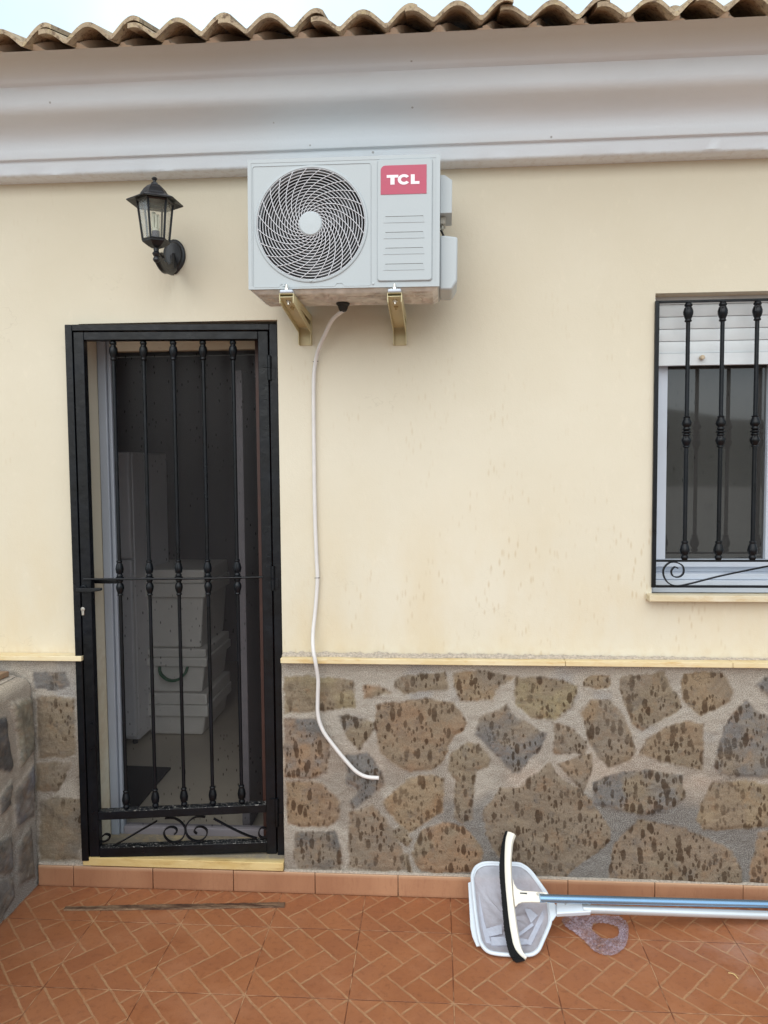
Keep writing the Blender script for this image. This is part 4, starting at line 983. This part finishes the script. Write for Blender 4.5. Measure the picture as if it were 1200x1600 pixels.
# pressed border of the fan field and raised service cover
def rrect(x0, x1, z0, z1, r, n=6):
    out = []
    for (cx, cz, a0_) in ((x1-r, z1-r, 0), (x0+r, z1-r, 90), (x0+r, z0+r, 180), (x1-r, z0+r, 270)):
        for k in range(n+1): a = R(a0_+90*k/n); out.append((cx+r*math.cos(a), cz+r*math.sin(a)))
    return out
bd = MB()
outline = rrect(ax(82), ax(684), az(738), az(122), .008)
# notches in the lower edge
def notch(cx): return [(ax(cx-26), az(738)), (ax(cx-13), az(722)), (ax(cx+13), az(722)), (ax(cx+26), az(738))]
iL = [i for i, p_ in enumerate(outline) if abs(p_[1]-az(738)) < 1e-6 and p_[0] < ax(300)][-1]
outline = outline[:iL+1]+notch(240)+notch(525)+outline[iL+1:]
bd.tube([(x, -.0005, z) for x, z in outline], .0016, 6, closed=True)
ap(bd, 'pressed_rim', M['acwhite'])
cv = MB(); P = rrect(ax(716), ax(992), az(720), az(108), .010)
n_ = len(P)
for (ins, yy) in ((0, .0), (.0004, -.004), (.003, -.0065)):
    cx, cz = (ax(716)+ax(992))/2, (az(720)+az(108))/2; hw, hh = (ax(992)-ax(716))/2, (az(108)-az(720))/2
    cv.v += [(cx+(x-cx)*(1-ins/hw), yy, cz+(z-cz)*(1-ins/hh)) for x, z in P]
for i in range(2):
    for k in range(n_): cv.f.append((i*n_+k, i*n_+(k+1) % n_, (i+1)*n_+(k+1) % n_, (i+1)*n_+k))
cv.f.append(tuple(range(2*n_, 3*n_)))
cover = ap(cv, 'service_cover', M['acwhite'], angle=30)
lv = MB()
for cy in (397, 476, 555, 635):
    x0_, x1_ = ax(752), ax(950); zt_, zb_ = az(cy), az(cy+29)
    lv.add([(x0_, -.0066, zt_), (x1_, -.0066, zt_), (x1_-.003, -.0073, zt_-.0010), (x0_+.003, -.0073, zt_-.0010), (x0_-.001, -.0066, zb_), (x1_+.001, -.0066, zb_)], [(0, 1, 2, 3), (3, 2, 5, 4), (0, 3, 4), (1, 5, 2)])
    lv.tube([(x0_-.002, -.0068, zb_), (x1_+.001, -.0068, zb_)], .0012, 6)
ap(lv, 'louvre', M['acwhite'], cover, smooth=False)
sg = MB()
for cy in (397, 476, 555, 635): sg.box(ax(758), ax(946), -.0070, -.0066, az(cy)+.0001, az(cy)+.0016)
ap(sg, 'louvre_shade', M['slotshade'], cover, smooth=False)  # dark strips painting the shade line at the top of each louvre
# badge
bx0, bx1, bz0, bz1 = ax(734), ax(962), az(286), az(142)
P = [(bx0, bz0), (bx1, bz0), (bx1, bz1)] + [(bx0+.016-.016*math.sin(R(90*k/8)), bz1-.016+.016*math.cos(R(90*k/8))) for k in range(9)]
badge = ap(MB().prism([(x, -.0068, z) for x, z in P], (0, -.0012, 0)), 'badge', M['red'], smooth=False)
lt = MB(); lx0 = ax(764); lz0 = az(238); lh = az(190)-az(238); yB = -.0083; q = .36*lh
def lbox(x0, x1, z0, z1): lt.box(x0, x1, yB-.0006, yB, z0, z1)
tw = ax(822)-lx0
lbox(lx0, lx0+tw, lz0+lh-q*.8, lz0+lh); lbox(lx0+tw/2-q*.62, lx0+tw/2+q*.62, lz0, lz0+lh-q*.8-.00002)
cc = (ax(850), lz0+lh/2); ro_x, ro_z = (ax(881)-ax(819))/2, lh*.54; arc = [R(36+288*k/22) for k in range(23)]
Po = [(cc[0]+ro_x*math.cos(a), cc[1]+ro_z*math.sin(a)) for a in arc]; Pi = [(cc[0]+(ro_x-q*.95)*math.cos(a), cc[1]+(ro_z-q*.8)*math.sin(a)) for a in arc]
b_ = len(lt.v)
for (x, z), (x2, z2) in zip(Po, Pi): lt.v += [(x, yB, z), (x, yB-.0006, z), (x2, yB-.0006, z2), (x2, yB, z2)]
for i in range(len(Po)-1):
    for k in range(4): lt.f.append((b_+i*4+k, b_+i*4+(k+1) % 4, b_+i*4+4+(k+1) % 4, b_+i*4+4+k))
lt.f += [(b_, b_+1, b_+2, b_+3), (len(lt.v)-4, len(lt.v)-3, len(lt.v)-2, len(lt.v)-1)]
Lx = ax(884); lbox(Lx, Lx+q*1.15, lz0, lz0+lh); lbox(Lx+q*1.15+.00002, ax(927), lz0, lz0+q*.8)
ap(lt, 'lettering', M['letter'], badge, smooth=False)
# fan cavity
ap(MB().lathe([(FR-.004, .061), (FR-.004, .13), (.0, .131)], (fcx, 0, fcz), 64, 'y'), 'fan_shroud', M['dark'])
fn = MB().lathe([(0, .03), (.045, .032), (.05, .05), (.05, .09), (0, .09)], (fcx, 0, fcz), 32, 'y')
for k in range(3):
    Pg = []
    for i in range(14):
        a = R(120*k+i*7.2)
        for j in range(8):
            r = .045+(FR-.075)*j/7+.02*math.sin(i/13*math.pi)*(j/7); an = a+.5*(j/7)
            Pg.append((fcx+r*math.cos(an), .045+.035*(i/13)+.008*math.sin(j/7*3), fcz+r*math.sin(an)))
    fn.grid(Pg, 14, 8)
ap(fn, 'fan', M['fan'])
gr = MB(); rh = .0375*AW/.63
for k in range(16):
    r = rh+.003+(FR-.010-rh)*k/15.; gr.tube([(fcx+r*math.cos(a), -.002, fcz+r*math.sin(a)) for a in [2*math.pi*i/72 for i in range(72)]], .00112, 5, closed=True)
for k in range(24):
    path = []
    for i in range(26):
        r = (FR-.008)*(rh/(FR-.008))**(i/25); a = R(k*15+4)+R(60)*math.log((FR-.008)/r); path.append((fcx+r*math.cos(a), -.0045, fcz+r*math.sin(a)))
    gr.tube(path, .00112, 5)
ap(gr, 'fan_grille', M['wire'])
ap(MB().lathe([(0, -.003), (rh, -.003), (rh+.001, -.006), (rh-.003, -.0095), (0, -.0105)], (fcx, 0, fcz), 48, 'y'), 'grille_hub', M['acplastic'])
for (cx, cy) in ((240, 730), (696, 728), (380, 708)): ap(MB().lathe([(0, -.0015), (.0042, -.0015), (.004, -.004), (0, -.0045)], (ax(cx), -.0003 if cy != 708 else -.003, az(cy)), 10, 'y'), 'screw', M['acplastic'])
# base pan with pressed ribs (seen from below)
bpn = MB(); Pb = []; nu, nv = 110, 44
for i in range(nu):
    for j in range(nv):
        x = .006+(AW-.012)*i/(nu-1); y = .008+(AD-.012)*j/(nv-1); X = np.array([x]); Y_ = np.array([y])
        v = fbm(X, Y_*2.4, 17, 40)[0]; e_ = min(x-.006, AW-.006-x, y-.008, AD-.004-y)
        h_ = -.006 - .013*min(1, e_/.018) + .009*(1 if v > .52 else 0)*min(1, max(0, e_-.015)/.01)
        Pb.append((x, y, h_+.006))
bpn.grid(Pb, nu, nv); ap(bpn, 'base_pan', simple('galvanised base pan', S(214, 212, 208), .5, .0, var=.22, scale=26), angle=50)
M['feet'] = simple('galvanised feet', S(200, 196, 188), .4, .3)
for cx in (255, 800):
    x = ax(cx); ap(MB().box(x-.012, x+.014, -.004, AD+.02, -.018, -.004), 'foot', M['feet'], bevel=.002)
# valve covers on the right flank
vc = MB(); xr = AW+.0005
def flank(y0, y1, z0, z1, dpt, ct, cb):
    vc.prism([(xr, y0, z0), (xr+dpt-cb*.6, y0, z0), (xr+dpt, y0, z0+cb), (xr+dpt, y0, z1-ct), (xr+dpt*.35, y0, z1), (xr, y0, z1)], (0, y1-y0, 0))
flank(.06, .20, az(352), az(158), ax(1088)-AW, .018, .001); ap(vc, 'handle_cover', M['acplastic'], bevel=.005)
vc = MB(); flank(.05, .22, az(742)-.004, az(470), ax(1120)-AW-.002, .006, .030); ap(vc, 'valve_cover', M['acplastic'], bevel=.006)
ap(MB().tube(smooth_path([(xr+.002, .13, az(405)), (xr+.010, .13, az(430)), (xr+.021, .12, az(478))], 5), .0038, 8), 'cable', M['cable'])
ap(MB().box(xr, xr+.018, .09, .15, az(392), az(353)).box(xr+.004, xr+.012, .10, .13, az(415), az(392)), 'terminal_block', simple('grey terminal block', S(176, 172, 160), .5), bevel=.003)
tg = MB().lathe([(0, -.045), (.012, -.043), (.017, -.032), (.019, -.024), (.024, -.020), (.025, -.014), (0, -.014)], (ax(508), .17, 0), 18); ap(tg, 'drain_spout', M['rubber'])
bpy.context.view_layer.update(); dr = ac.matrix_world @ Vector((ax(508), .17, -.040))

# ---- wall brackets
ztop_b = (ac.matrix_world @ Vector((AW/2, .1, -.020))).z
def bracket(px_wall, px_front, label):
    xw = onY(px_wall, 520, Yp).x; zb_ = onY(px_wall, 540, Yp).z; bw = .050
    root = empty('wall_bracket', (xw, Yp, zb_)); tag(root, label, 'bracket', 'steel brackets carrying the outdoor unit')
    zt_ = ztop_b+(.002 if px_wall < 550 else -.004)-zb_; ln = Yp-(YF-.020)
    hw = bw/2; th = .003
    a = MB()
    a.box(-hw, hw, -.004, -.0005, 0, zt_-.003)                                        # wall leg
    a.box(-hw, -hw+th, -.032, -.0045, .0, zt_-.003).box(hw-th, hw, -.032, -.0045, 0., zt_-.003)
    a.box(-hw, hw, -ln, -.0005, zt_-.0025, zt_)                                        # horizontal arm
    a.box(-hw, -hw+th, -ln, -.0325, zt_-.026, zt_-.003).box(hw-th, hw, -ln, -.0325, zt_-.026, zt_-.003)
    root_leg = a.build('arm', M['olive'], root, bevel=.001)
    # diagonal channel seen face-on from the front
    y0, z0 = -.030, .048; y1, z1 = -ln+.0, zt_-.028
    d = Vector((0, y1-y0, z1-z0)).normalized(); nrm = Vector((0, d.z, -d.y)); nrm = nrm if nrm.y < 0 else -nrm
    c = MB(); A = Vector((0, y0, z0)); B = Vector((0, y1, z1))
    def slab(x0, x1, o0, o1):
        c.hexa([A+Vector((x0, 0, 0))+nrm*o0, A+Vector((x1, 0, 0))+nrm*o0, B+Vector((x1, 0, 0))+nrm*o0, B+Vector((x0, 0, 0))+nrm*o0],
               [A+Vector((x0, 0, 0))+nrm*o1, A+Vector((x1, 0, 0))+nrm*o1, B+Vector((x1, 0, 0))+nrm*o1, B+Vector((x0, 0, 0))+nrm*o1])
    slab(-hw+.001, hw-.001, -.018, -.015); slab(-hw+.001, -hw+.004, -.0149, .004); slab(hw-.004, hw-.001, -.0149, .004)
    c.build('strut', M['olive'], root, bevel=.001)
    for f_, rr_ in ((.70, .008), (.90, .009)):
        q_ = A+(B-A)*f_; MB().tube([q_+nrm*-.0149, q_+nrm*-.010, q_+nrm*-.0095, q_+nrm*-.002], [rr_, rr_, rr_*.5, rr_*.5], 6).build('bolt', M['chrome' if f_ > .8 else 'olive'], root)
    f = MB().box(-.022, .022, -ln-.004, -ln+.03, zt_+.0005, zt_+.012); f.build('rubber_pad', M['whiteframe'], root, bevel=.004)
    MB().lathe([(0, zt_+.0125), (.009, zt_+.0125), (.009, zt_+.018), (.0045, zt_+.0185), (.0045, zt_+.030), (0, zt_+.031)], (0, -ln+.008, 0), 6).build('stud', M['chrome'], root)
    return root
bracket(478, 446, 'left olive steel bracket under the fan side of the outdoor unit')
bracket(625, 615, 'right olive steel bracket under the badge side of the outdoor unit')

# ---- drain hose
hp_ = [tuple(dr)]
for px, py, Y in ((519, 500, 2.80), (508, 522, 2.85), (498, 545, 2.895), (493, 566, 2.918), (490, 600, 2.920), (490.5, 700, 2.921), (492, 800, 2.921), (494.5, 870, 2.921), (496, 905, 2.921), (493, 950, 2.918), (489, 990, 2.900), (489.5, 1015, 2.868),
                  (493, 1035, 2.860), (497, 1062, 2.872), (496.5, 1090, 2.880), (497, 1118, 2.880), (505, 1142, 2.88), (522, 1166, 2.88), (540, 1188, 2.88), (556, 1205, 2.88), (572, 1213.5, 2.88), (592, 1215.5, 2.88)):
    hp_.append(tuple(onY(px, py, Y)))
hs = MB().tube(smooth_path(hp_, 7), .0076, 14, caps=False)
ho = hs.build('drain_hose', M['hose'])
sol = ho.modifiers.new('wall', 'SOLIDIFY'); sol.thickness = .0016
for c_ in (ho,): reloc(c_, hp_[-1]); tag(c_, 'thin white drain hose hanging from the outdoor unit down over the stone plinth', 'hose')
for (px, py) in ((494, 566), (496.5, 902)):
    q = onY(px, py, Yp); nl = MB().tube([(q.x+.001, Yp, q.z), (q.x+.001, Yp-.020, q.z)], .0014, 8).tube([(q.x-.010, Yp-.020, q.z), (q.x+.012, Yp-.022, q.z+.001)], .0011, 6)
    o = nl.build('hose_clip', M['cable'], ho); o.matrix_parent_inverse = Matrix.Translation(-Vector(hp_[-1]))

# ================================================================== INSIDE THE DOORWAY
fY = 4.15
fr0, fr1 = onY(150, 900, fY).x, onY(206, 900, fY).x; fzt = onY(200, 706, fY).z
fridge = empty('fridge', ((fr0+fr1)/2, fY, .10)); tag(fridge, 'white upright fridge standing at the left inside the dim room', 'fridge')
hwf = (fr1-fr0)/2; H_ = fzt-.10
MB().box(-hwf, hwf, .05, .60, .03, H_).build('cabinet', M['fridge'], fridge, bevel=.008)
MB().box(-hwf, hwf, 0, .046, .06, H_*.64).build('lower_door', M['fridge'], fridge, bevel=.010)
MB().box(-hwf, hwf, 0, .046, H_*.645, H_).build('upper_door', M['fridge'], fridge, bevel=.010)
for x in (-hwf+.04, hwf-.04): MB().lathe([(0, 0), (.015, 0), (.015, .03), (0, .03)], (x, .08, 0), 12).build('foot', M['rubber'], fridge)
bY = 4.36; bxl, bxr = onY(222, 1100, bY).x, onY(326, 1100, bY).x; bc = (bxl+bxr)/2; bw = (bxr-bxl)/2
levels = [(1150, 1084, 1120), (1084, 1014, 1042), (1014, 890, 934)]
labs = ['lowest white stacked basket on the room floor beside the fridge', 'middle white stacked basket with green handle beside the fridge', 'topmost white basket of the stack beside the fridge']
def basket(zb_, zt_, zr_, lab, handle):
    h_ = zt_-zb_; rm_ = zt_-zr_
    root = empty('storage_basket', (bc, bY, zb_)); tag(root, lab, 'basket', 'stacked white baskets')
    s0 = MB(); k1 = .78
    def ringp(f, z): return [(-bw*f, .015*(1-f)*4, z), (bw*f, .015*(1-f)*4, z), (bw*f, .50, z), (-bw*f, .50, z)]
    s0.hexa(ringp(k1, 0), ringp(.93, h_-rm_*.6)); s0.build('tub', M['binwhite'], root, bevel=.012, seg=3)
    r0 = MB(); r0.box(-bw, bw, -.02, .51, h_-rm_, h_-rm_*.5).box(-bw*.96, bw*.96, -.008, .505, h_-rm_*.49, h_-.001); r0.build('rim', M['binwhite'], root, bevel=.008, seg=3)
    if handle:
        hd = smooth_path([(-.085, -.012, h_-rm_), (-.075, -.03, h_-rm_-.035), (-.04, -.036, h_-rm_-.068), (0, -.038, h_-rm_-.078), (.04, -.036, h_-rm_-.068), (.075, -.03, h_-rm_-.035), (.085, -.012, h_-rm_)], 5)
        MB().strap(hd, (0, 1, 0), .02, .014).build('handle', M['green'], root, smooth=False)
z0_ = .101
for i, (a, b, c) in enumerate(levels):
    zt_ = onY(270, b, bY-.02).z; zr_ = onY(270, c, bY-.02).z; basket(z0_, zt_-.002, zr_, labs[i], i == 1); z0_ = zt_
mm = [onZ(196, 1197, .105), onZ(267, 1200, .105), onZ(213, 1264, .105), onZ(150, 1264, .105)]
mo = MB().prism([(v.x, v.y, .1) for v in mm], (0, 0, .010)).build('door_mat', M['mat'], bevel=.002)
reloc(mo, (mm[0].x, mm[0].y, .1)); tag(mo, 'dark doormat lying on the room floor just inside the doorway', 'door mat')

# ================================================================== POOL TOOLS
b0 = onZ(817, 1502, .006); t0 = onY(797, 1303, 2.868)
def tilt_plane(b, t_):
    v = Vector((0, t_.y-b.y, t_.z-b.z)).normalized(); n_ = Vector((0, v.z, -v.y)); n_ = n_ if n_.z > 0 else -n_; n_ = n_ if n_.y < 0 else Vector((0, -abs(n_.y), abs(n_.z))); return b, n_
BP, BN = tilt_plane(b0, t0)
Z5 = 5.4545
def b5(x, y): return onP(720+x/Z5, 1290+y/Z5, BP, BN)
broot = empty('pool_brush', (b0.x, b0.y, 0)); binv = Matrix.Translation((-b0.x, -b0.y, 0))
tag(broot, 'white curved pool brush with black bristles on a blue pole', 'pool brush')
def bp_(mb, n, mt, **k): o = mb.build(n, mt, broot, **k); o.matrix_parent_inverse = binv; return o
LE = [(398,62),(380,130),(373,220),(371,320),(373,430),(380,540),(390,650),(400,750),(412,850),(428,945),(447,1030),(485,1100),(545,1155)]
RE = [(468,95),(448,150),(439,220),(433,310),(434,400),(438,480),(452,640),(464,740),(478,840),(492,930),(508,1010),(528,1080),(562,1130)]
LEs = smooth_path([b5(*q) for q in LE], 4); REs = smooth_path([b5(*q) for q in RE], 4)
hd = MB(); n = len(LEs)
for a, b in zip(LEs, REs):
    mid = (a+b)/2
    hd.v += [tuple(a+BN*.002), tuple(a+BN*.012), tuple(a.lerp(b, .35)+BN*.018), tuple(a.lerp(b, .8)+BN*.018), tuple(b+BN*.010), tuple(b+BN*.002)]
for i in range(n-1):
    for k in range(6): hd.f.append((i*6+k, i*6+(k+1) % 6, i*6+6+(k+1) % 6, i*6+6+k))
hd.f += [tuple(range(6)), tuple(range((n-1)*6, n*6))[::-1]]
bp_(hd, 'brush_head', M['brushwhite'], angle=50)
HP = [(440,470),(452,520),(478,560),(520,577),(600,582),(732,592),(732,676),(600,672),(520,674),(486,686),(466,712),(458,700),(445,600)]
bp_(MB().prism([b5(*q)+BN*.0125 for q in HP], BN*.012), 'handle_socket', M['brushwhite'], bevel=.004, seg=3)
bp_(MB().prism([b5(*q)+BN*.0247 for q in [(500,594),(560,597),(560,608),(500,604)]], BN*.0008), 'slot', M['rubber'])
bp_(MB().tube([b5(640, 608)+BN*.026, b5(660, 600)+BN*.029, b5(680, 612)+BN*.028, b5(705, 610)+BN*.026], .0022, 8).tube([b5(648, 618)+BN*.026, b5(690, 604)+BN*.028], .002, 8), 'clip', M['chrome'])
BL = [(380,62),(352,150),(340,240),(331,330),(333,430),(342,540),(352,650),(360,750),(370,860),(383,950),(400,1040),(425,1115),(470,1165)]
BLs = smooth_path([b5(*q) for q in BL], 4)
rb = random.Random(5); br_ = MB()
for i in range(n-1):
    for s_ in range(6):
        f = s_/6.; a = LEs[i].lerp(LEs[i+1], f)+BN*.006; e_ = BLs[i].lerp(BLs[i+1], f)
        for lay in range(3):
            o_ = BN*(.010-lay*.006); j = Vector((rb.uniform(-.002, .002), rb.uniform(-.002, .002), rb.uniform(-.002, .002))); tip = e_+o_+j; tip.z = max(tip.z, .003)
            root_ = a+o_*.6+(a-e_).normalized()*-.0; w_ = (LEs[i+1]-LEs[i]).normalized()*.0016
            br_.add([root_-w_, root_+w_, tip+w_*1.2, tip-w_*1.2, root_+BN*.003, tip+BN*.003], [(0, 1, 2, 3), (1, 4, 5, 2), (4, 0, 3, 5), (3, 2, 5)])
bp_(br_, 'bristles', M['bristle'], smooth=False, recalc=False)
p0 = b5(735, 640)+BN*.020; p0b = b5(600, 634)+BN*.019; pe = onY(1200, 1413, 2.815); dv = (pe-p0).normalized()
t_ = (.0145-p0.z)/dv.z if dv.z < 0 else 3; pend = p0+dv*min(t_, 2.2)
bp_(MB().tube([p0-dv*.03, p0+dv*.002, pend], .0140, 20), 'pole', M['bluepole'])
# net
n0 = onZ(800, 1496, .006); n1 = onY(790, 1350, 2.868); NP, NN = tilt_plane(n0, n1)
def n5(x, y, off=0): return onP(720+x/Z5, 1290+y/Z5, NP, NN)+NN*off
nroot = empty('pool_net', (n0.x, n0.y, 0)); ninv = Matrix.Translation((-n0.x, -n0.y, 0))
tag(nroot, 'white leaf skimmer net on a silver pole leaning at the skirting behind the brush', 'pool net')
def np_(mb, n, mt, **k): o = mb.build(n, mt, nroot, **k); o.matrix_parent_inverse = ninv; return o
OUT = [(97,470),(98,425),(125,365),(175,332),(240,322),(330,326),(480,330),(540,352),(590,392),(640,455),(690,525),(738,600),(752,680),(762,760),(762,830),(735,905),(700,985),(665,1060),(620,1098),(560,1110),(420,1108),(290,1096),(220,1070),(172,1010),(150,930),(128,780),(110,620)]
OUTp = [n5(*q) for q in OUT]; m_ = len(OUTp)
loop = smooth_path(OUTp+[OUTp[0]], 4)[:-1]
np_(MB().tube([q+NN*.004 for q in loop], .0062, 10, closed=True).tube([q.lerp(n5(430, 720), .035)+NN*.001 for q in loop], .0035, 8, closed=True), 'net_frame', M['netwhite'])
np_(MB().prism([n5(*q, -.012) for q in [(62,480),(95,465),(112,620),(130,800),(150,930),(172,1012),(135,1020),(100,940),(82,860),(74,700)]], NN*.008), 'scoop_lip', M['netwhite'], bevel=.002)
np_(MB().prism([n5(*q, .000) for q in [(735,640),(738,600),(772,650),(812,690),(812,778),(790,812),(766,835),(752,760)]], NN*.012).prism([n5(*q, .000) for q in [(812,688),(1104,690),(1106,766),(812,782)]], NN*.022), 'pole_socket', M['netwhite'], bevel=.004, seg=3)
for q_ in (n5(888, 700, .021), n5(1072, 706, .021)): np_(MB().lathe([(0, 0), (.004, 0), (.004, .004), (0, .004)], q_, 10), 'clip', M['chrome'])
bag = MB(); ce = n5(430, 760); K = 12; nl_ = len(loop)
for k in range(K+1):
    f = k/K
    for i, q in enumerate(loop):
        p_ = q.lerp(ce, f*.98); sag = .030*math.sin(min(1, f*1.6)*math.pi/2) + .004*math.sin(i*.5+f*9)*f
        p_ = p_ - NN*sag; p_.z = max(p_.z, .004)
        if p_.y > Yk-.006: p_.y = Yk-.006
        bag.v.append(tuple(p_))
for k in range(K):
    for i in range(nl_): bag.f.append((k*nl_+i, k*nl_+(i+1) % nl_, (k+1)*nl_+(i+1) % nl_, (k+1)*nl_+i))
bag.f.append(tuple(range(K*nl_, (K+1)*nl_)))
net_o = np_(bag, 'net_mesh', M['net'])
fold = MB()
for P_, off in (([(480,905),(610,805),(625,830),(490,930)], -.016), ([(545,690),(590,690),(660,745),(600,810)], -.015), ([(560,985),(700,700),(745,705),(600,1000)], -.014), ([(155,560),(200,800),(262,990),(215,980),(150,760)], -.013), ([(255,930),(360,925),(570,945),(575,990),(350,1000),(262,1000)], -.016), ([(210,860),(350,820),(355,900),(245,925)], -.015)):
    fold.prism([n5(*q, off) for q in P_], NN*.0012)
o = fold.build('net_fold', M['net'], nroot, smooth=False); o.matrix_parent_inverse = ninv
q0 = n5(1100, 728, .011); qe = onY(1200, 1430, 2.79); dv = (qe-q0).normalized(); t_ = (.0165-q0.z)/dv.z if dv.z < 0 else 3; qend = q0+dv*min(t_, 2.2)
np_(MB().tube([q0-dv*.03, q0, qend], .0150, 20), 'pole', M['greypole'])

# ---- plastic film scrap with a hole
def z8(x, y, z=.004): return onZ(680+x/2.3077, 1280+y/2.3077, z)
OU = [(455,370),(470,352),(540,348),(650,350),(690,372),(697,410),(690,450),(672,475),(640,492),(590,486),(560,465),(535,438),(505,412),(475,392)]
IN = [(566,392),(572,378),(600,374),(630,380),(655,388),(662,400),(660,418),(645,428),(625,432),(605,430),(588,420),(575,408),(568,402),(565,396)]
OUp = smooth_path([z8(*q) for q in OU+[OU[0]]], 6)[:-1]; INp = smooth_path([z8(*q) for q in IN+[IN[0]]], 6)[:-1]
# match ordering by angle
cc_ = sum(INp, Vector())/len(INp)
def resample(P, n=90):
    out = []
    for k in range(n):
        a = 2*math.pi*k/n; best = min(P, key=lambda p_: abs(((math.atan2(p_.y-cc_.y, p_.x-cc_.x)-a+math.pi) % (2*math.pi))-math.pi)); out.append(best.copy())
    return out
O_, I_ = resample(OUp), resample(INp); fm = MB(); K = 10; rs = random.Random(9)
for k in range(K+1):
    for i in range(90):
        p_ = O_[i].lerp(I_[i], k/K); f = k/K
        p_.z = .003+abs(math.sin(i*.9+k*1.1)*.006+math.sin(i*2.3-k)*.004)*math.sin(math.pi*(.12+f*.8)) + rs.uniform(0, .003); fm.v.append(tuple(p_))
for k in range(K):
    for i in range(90): fm.f.append((k*90+i, k*90+(i+1) % 90, (k+1)*90+(i+1) % 90, (k+1)*90+i))
fo = fm.build('plastic_film', M['bag'], smooth=False); c0 = z8(600, 400, 0); reloc(fo, c0)
tag(fo, 'crumpled lilac see-through plastic film with a torn hole on the tiles', 'plastic wrap')

# ---- old lath on the floor
s0, s1 = onZ(101, 1421, .0), onZ(445, 1415, .0); d_ = (s1-s0); ln_ = d_.length; d_.normalize(); n2 = Vector((-d_.y, d_.x, 0)); lm = MB(); K = 60; rs = random.Random(1)
wid = .031
prev = None
for i in range(K+1):
    c_ = s0+d_*(ln_*i/K); w0 = wid*.5*(.72+.28*min(1, i/18))*rs.uniform(.9, 1.05); w1 = wid*.5*rs.uniform(.92, 1.05)*(.72+.28*min(1, i/18)); h_ = .006+rs.uniform(-.001, .001)
    lm.v += [tuple(c_-n2*w0+Vector((0, 0, .001))), tuple(c_-n2*w0*.9+Vector((0, 0, h_))), tuple(c_+n2*w1*.9+Vector((0, 0, h_))), tuple(c_+n2*w1+Vector((0, 0, .001)))]
for i in range(K):
    for k in range(4): lm.f.append((i*4+k, i*4+(k+1) % 4, i*4+4+(k+1) % 4, i*4+4+k))
lm.f += [(0, 1, 2, 3), (K*4+3, K*4+2, K*4+1, K*4)]
lo_ = lm.build('wooden_lath', M['lath'], smooth=False); reloc(lo_, s0); tag(lo_, 'long thin weathered brown lath lying on the tiles below the doorway', 'wooden strip')

# ---- a dry straw on the tiles
a_, b_ = onZ(1138, 1520, .003), onZ(1153, 1529, .003)
tw = MB().tube(smooth_path([a_, a_.lerp(b_, .5)+Vector((.004, .003, .003)), b_], 5), .0018, 6).build('straw', simple('dry straw', S(206, 176, 120), .7)); reloc(tw, a_)
tag(tw, 'tiny dry yellow straw lying on the tiles below the pool poles', 'straw')
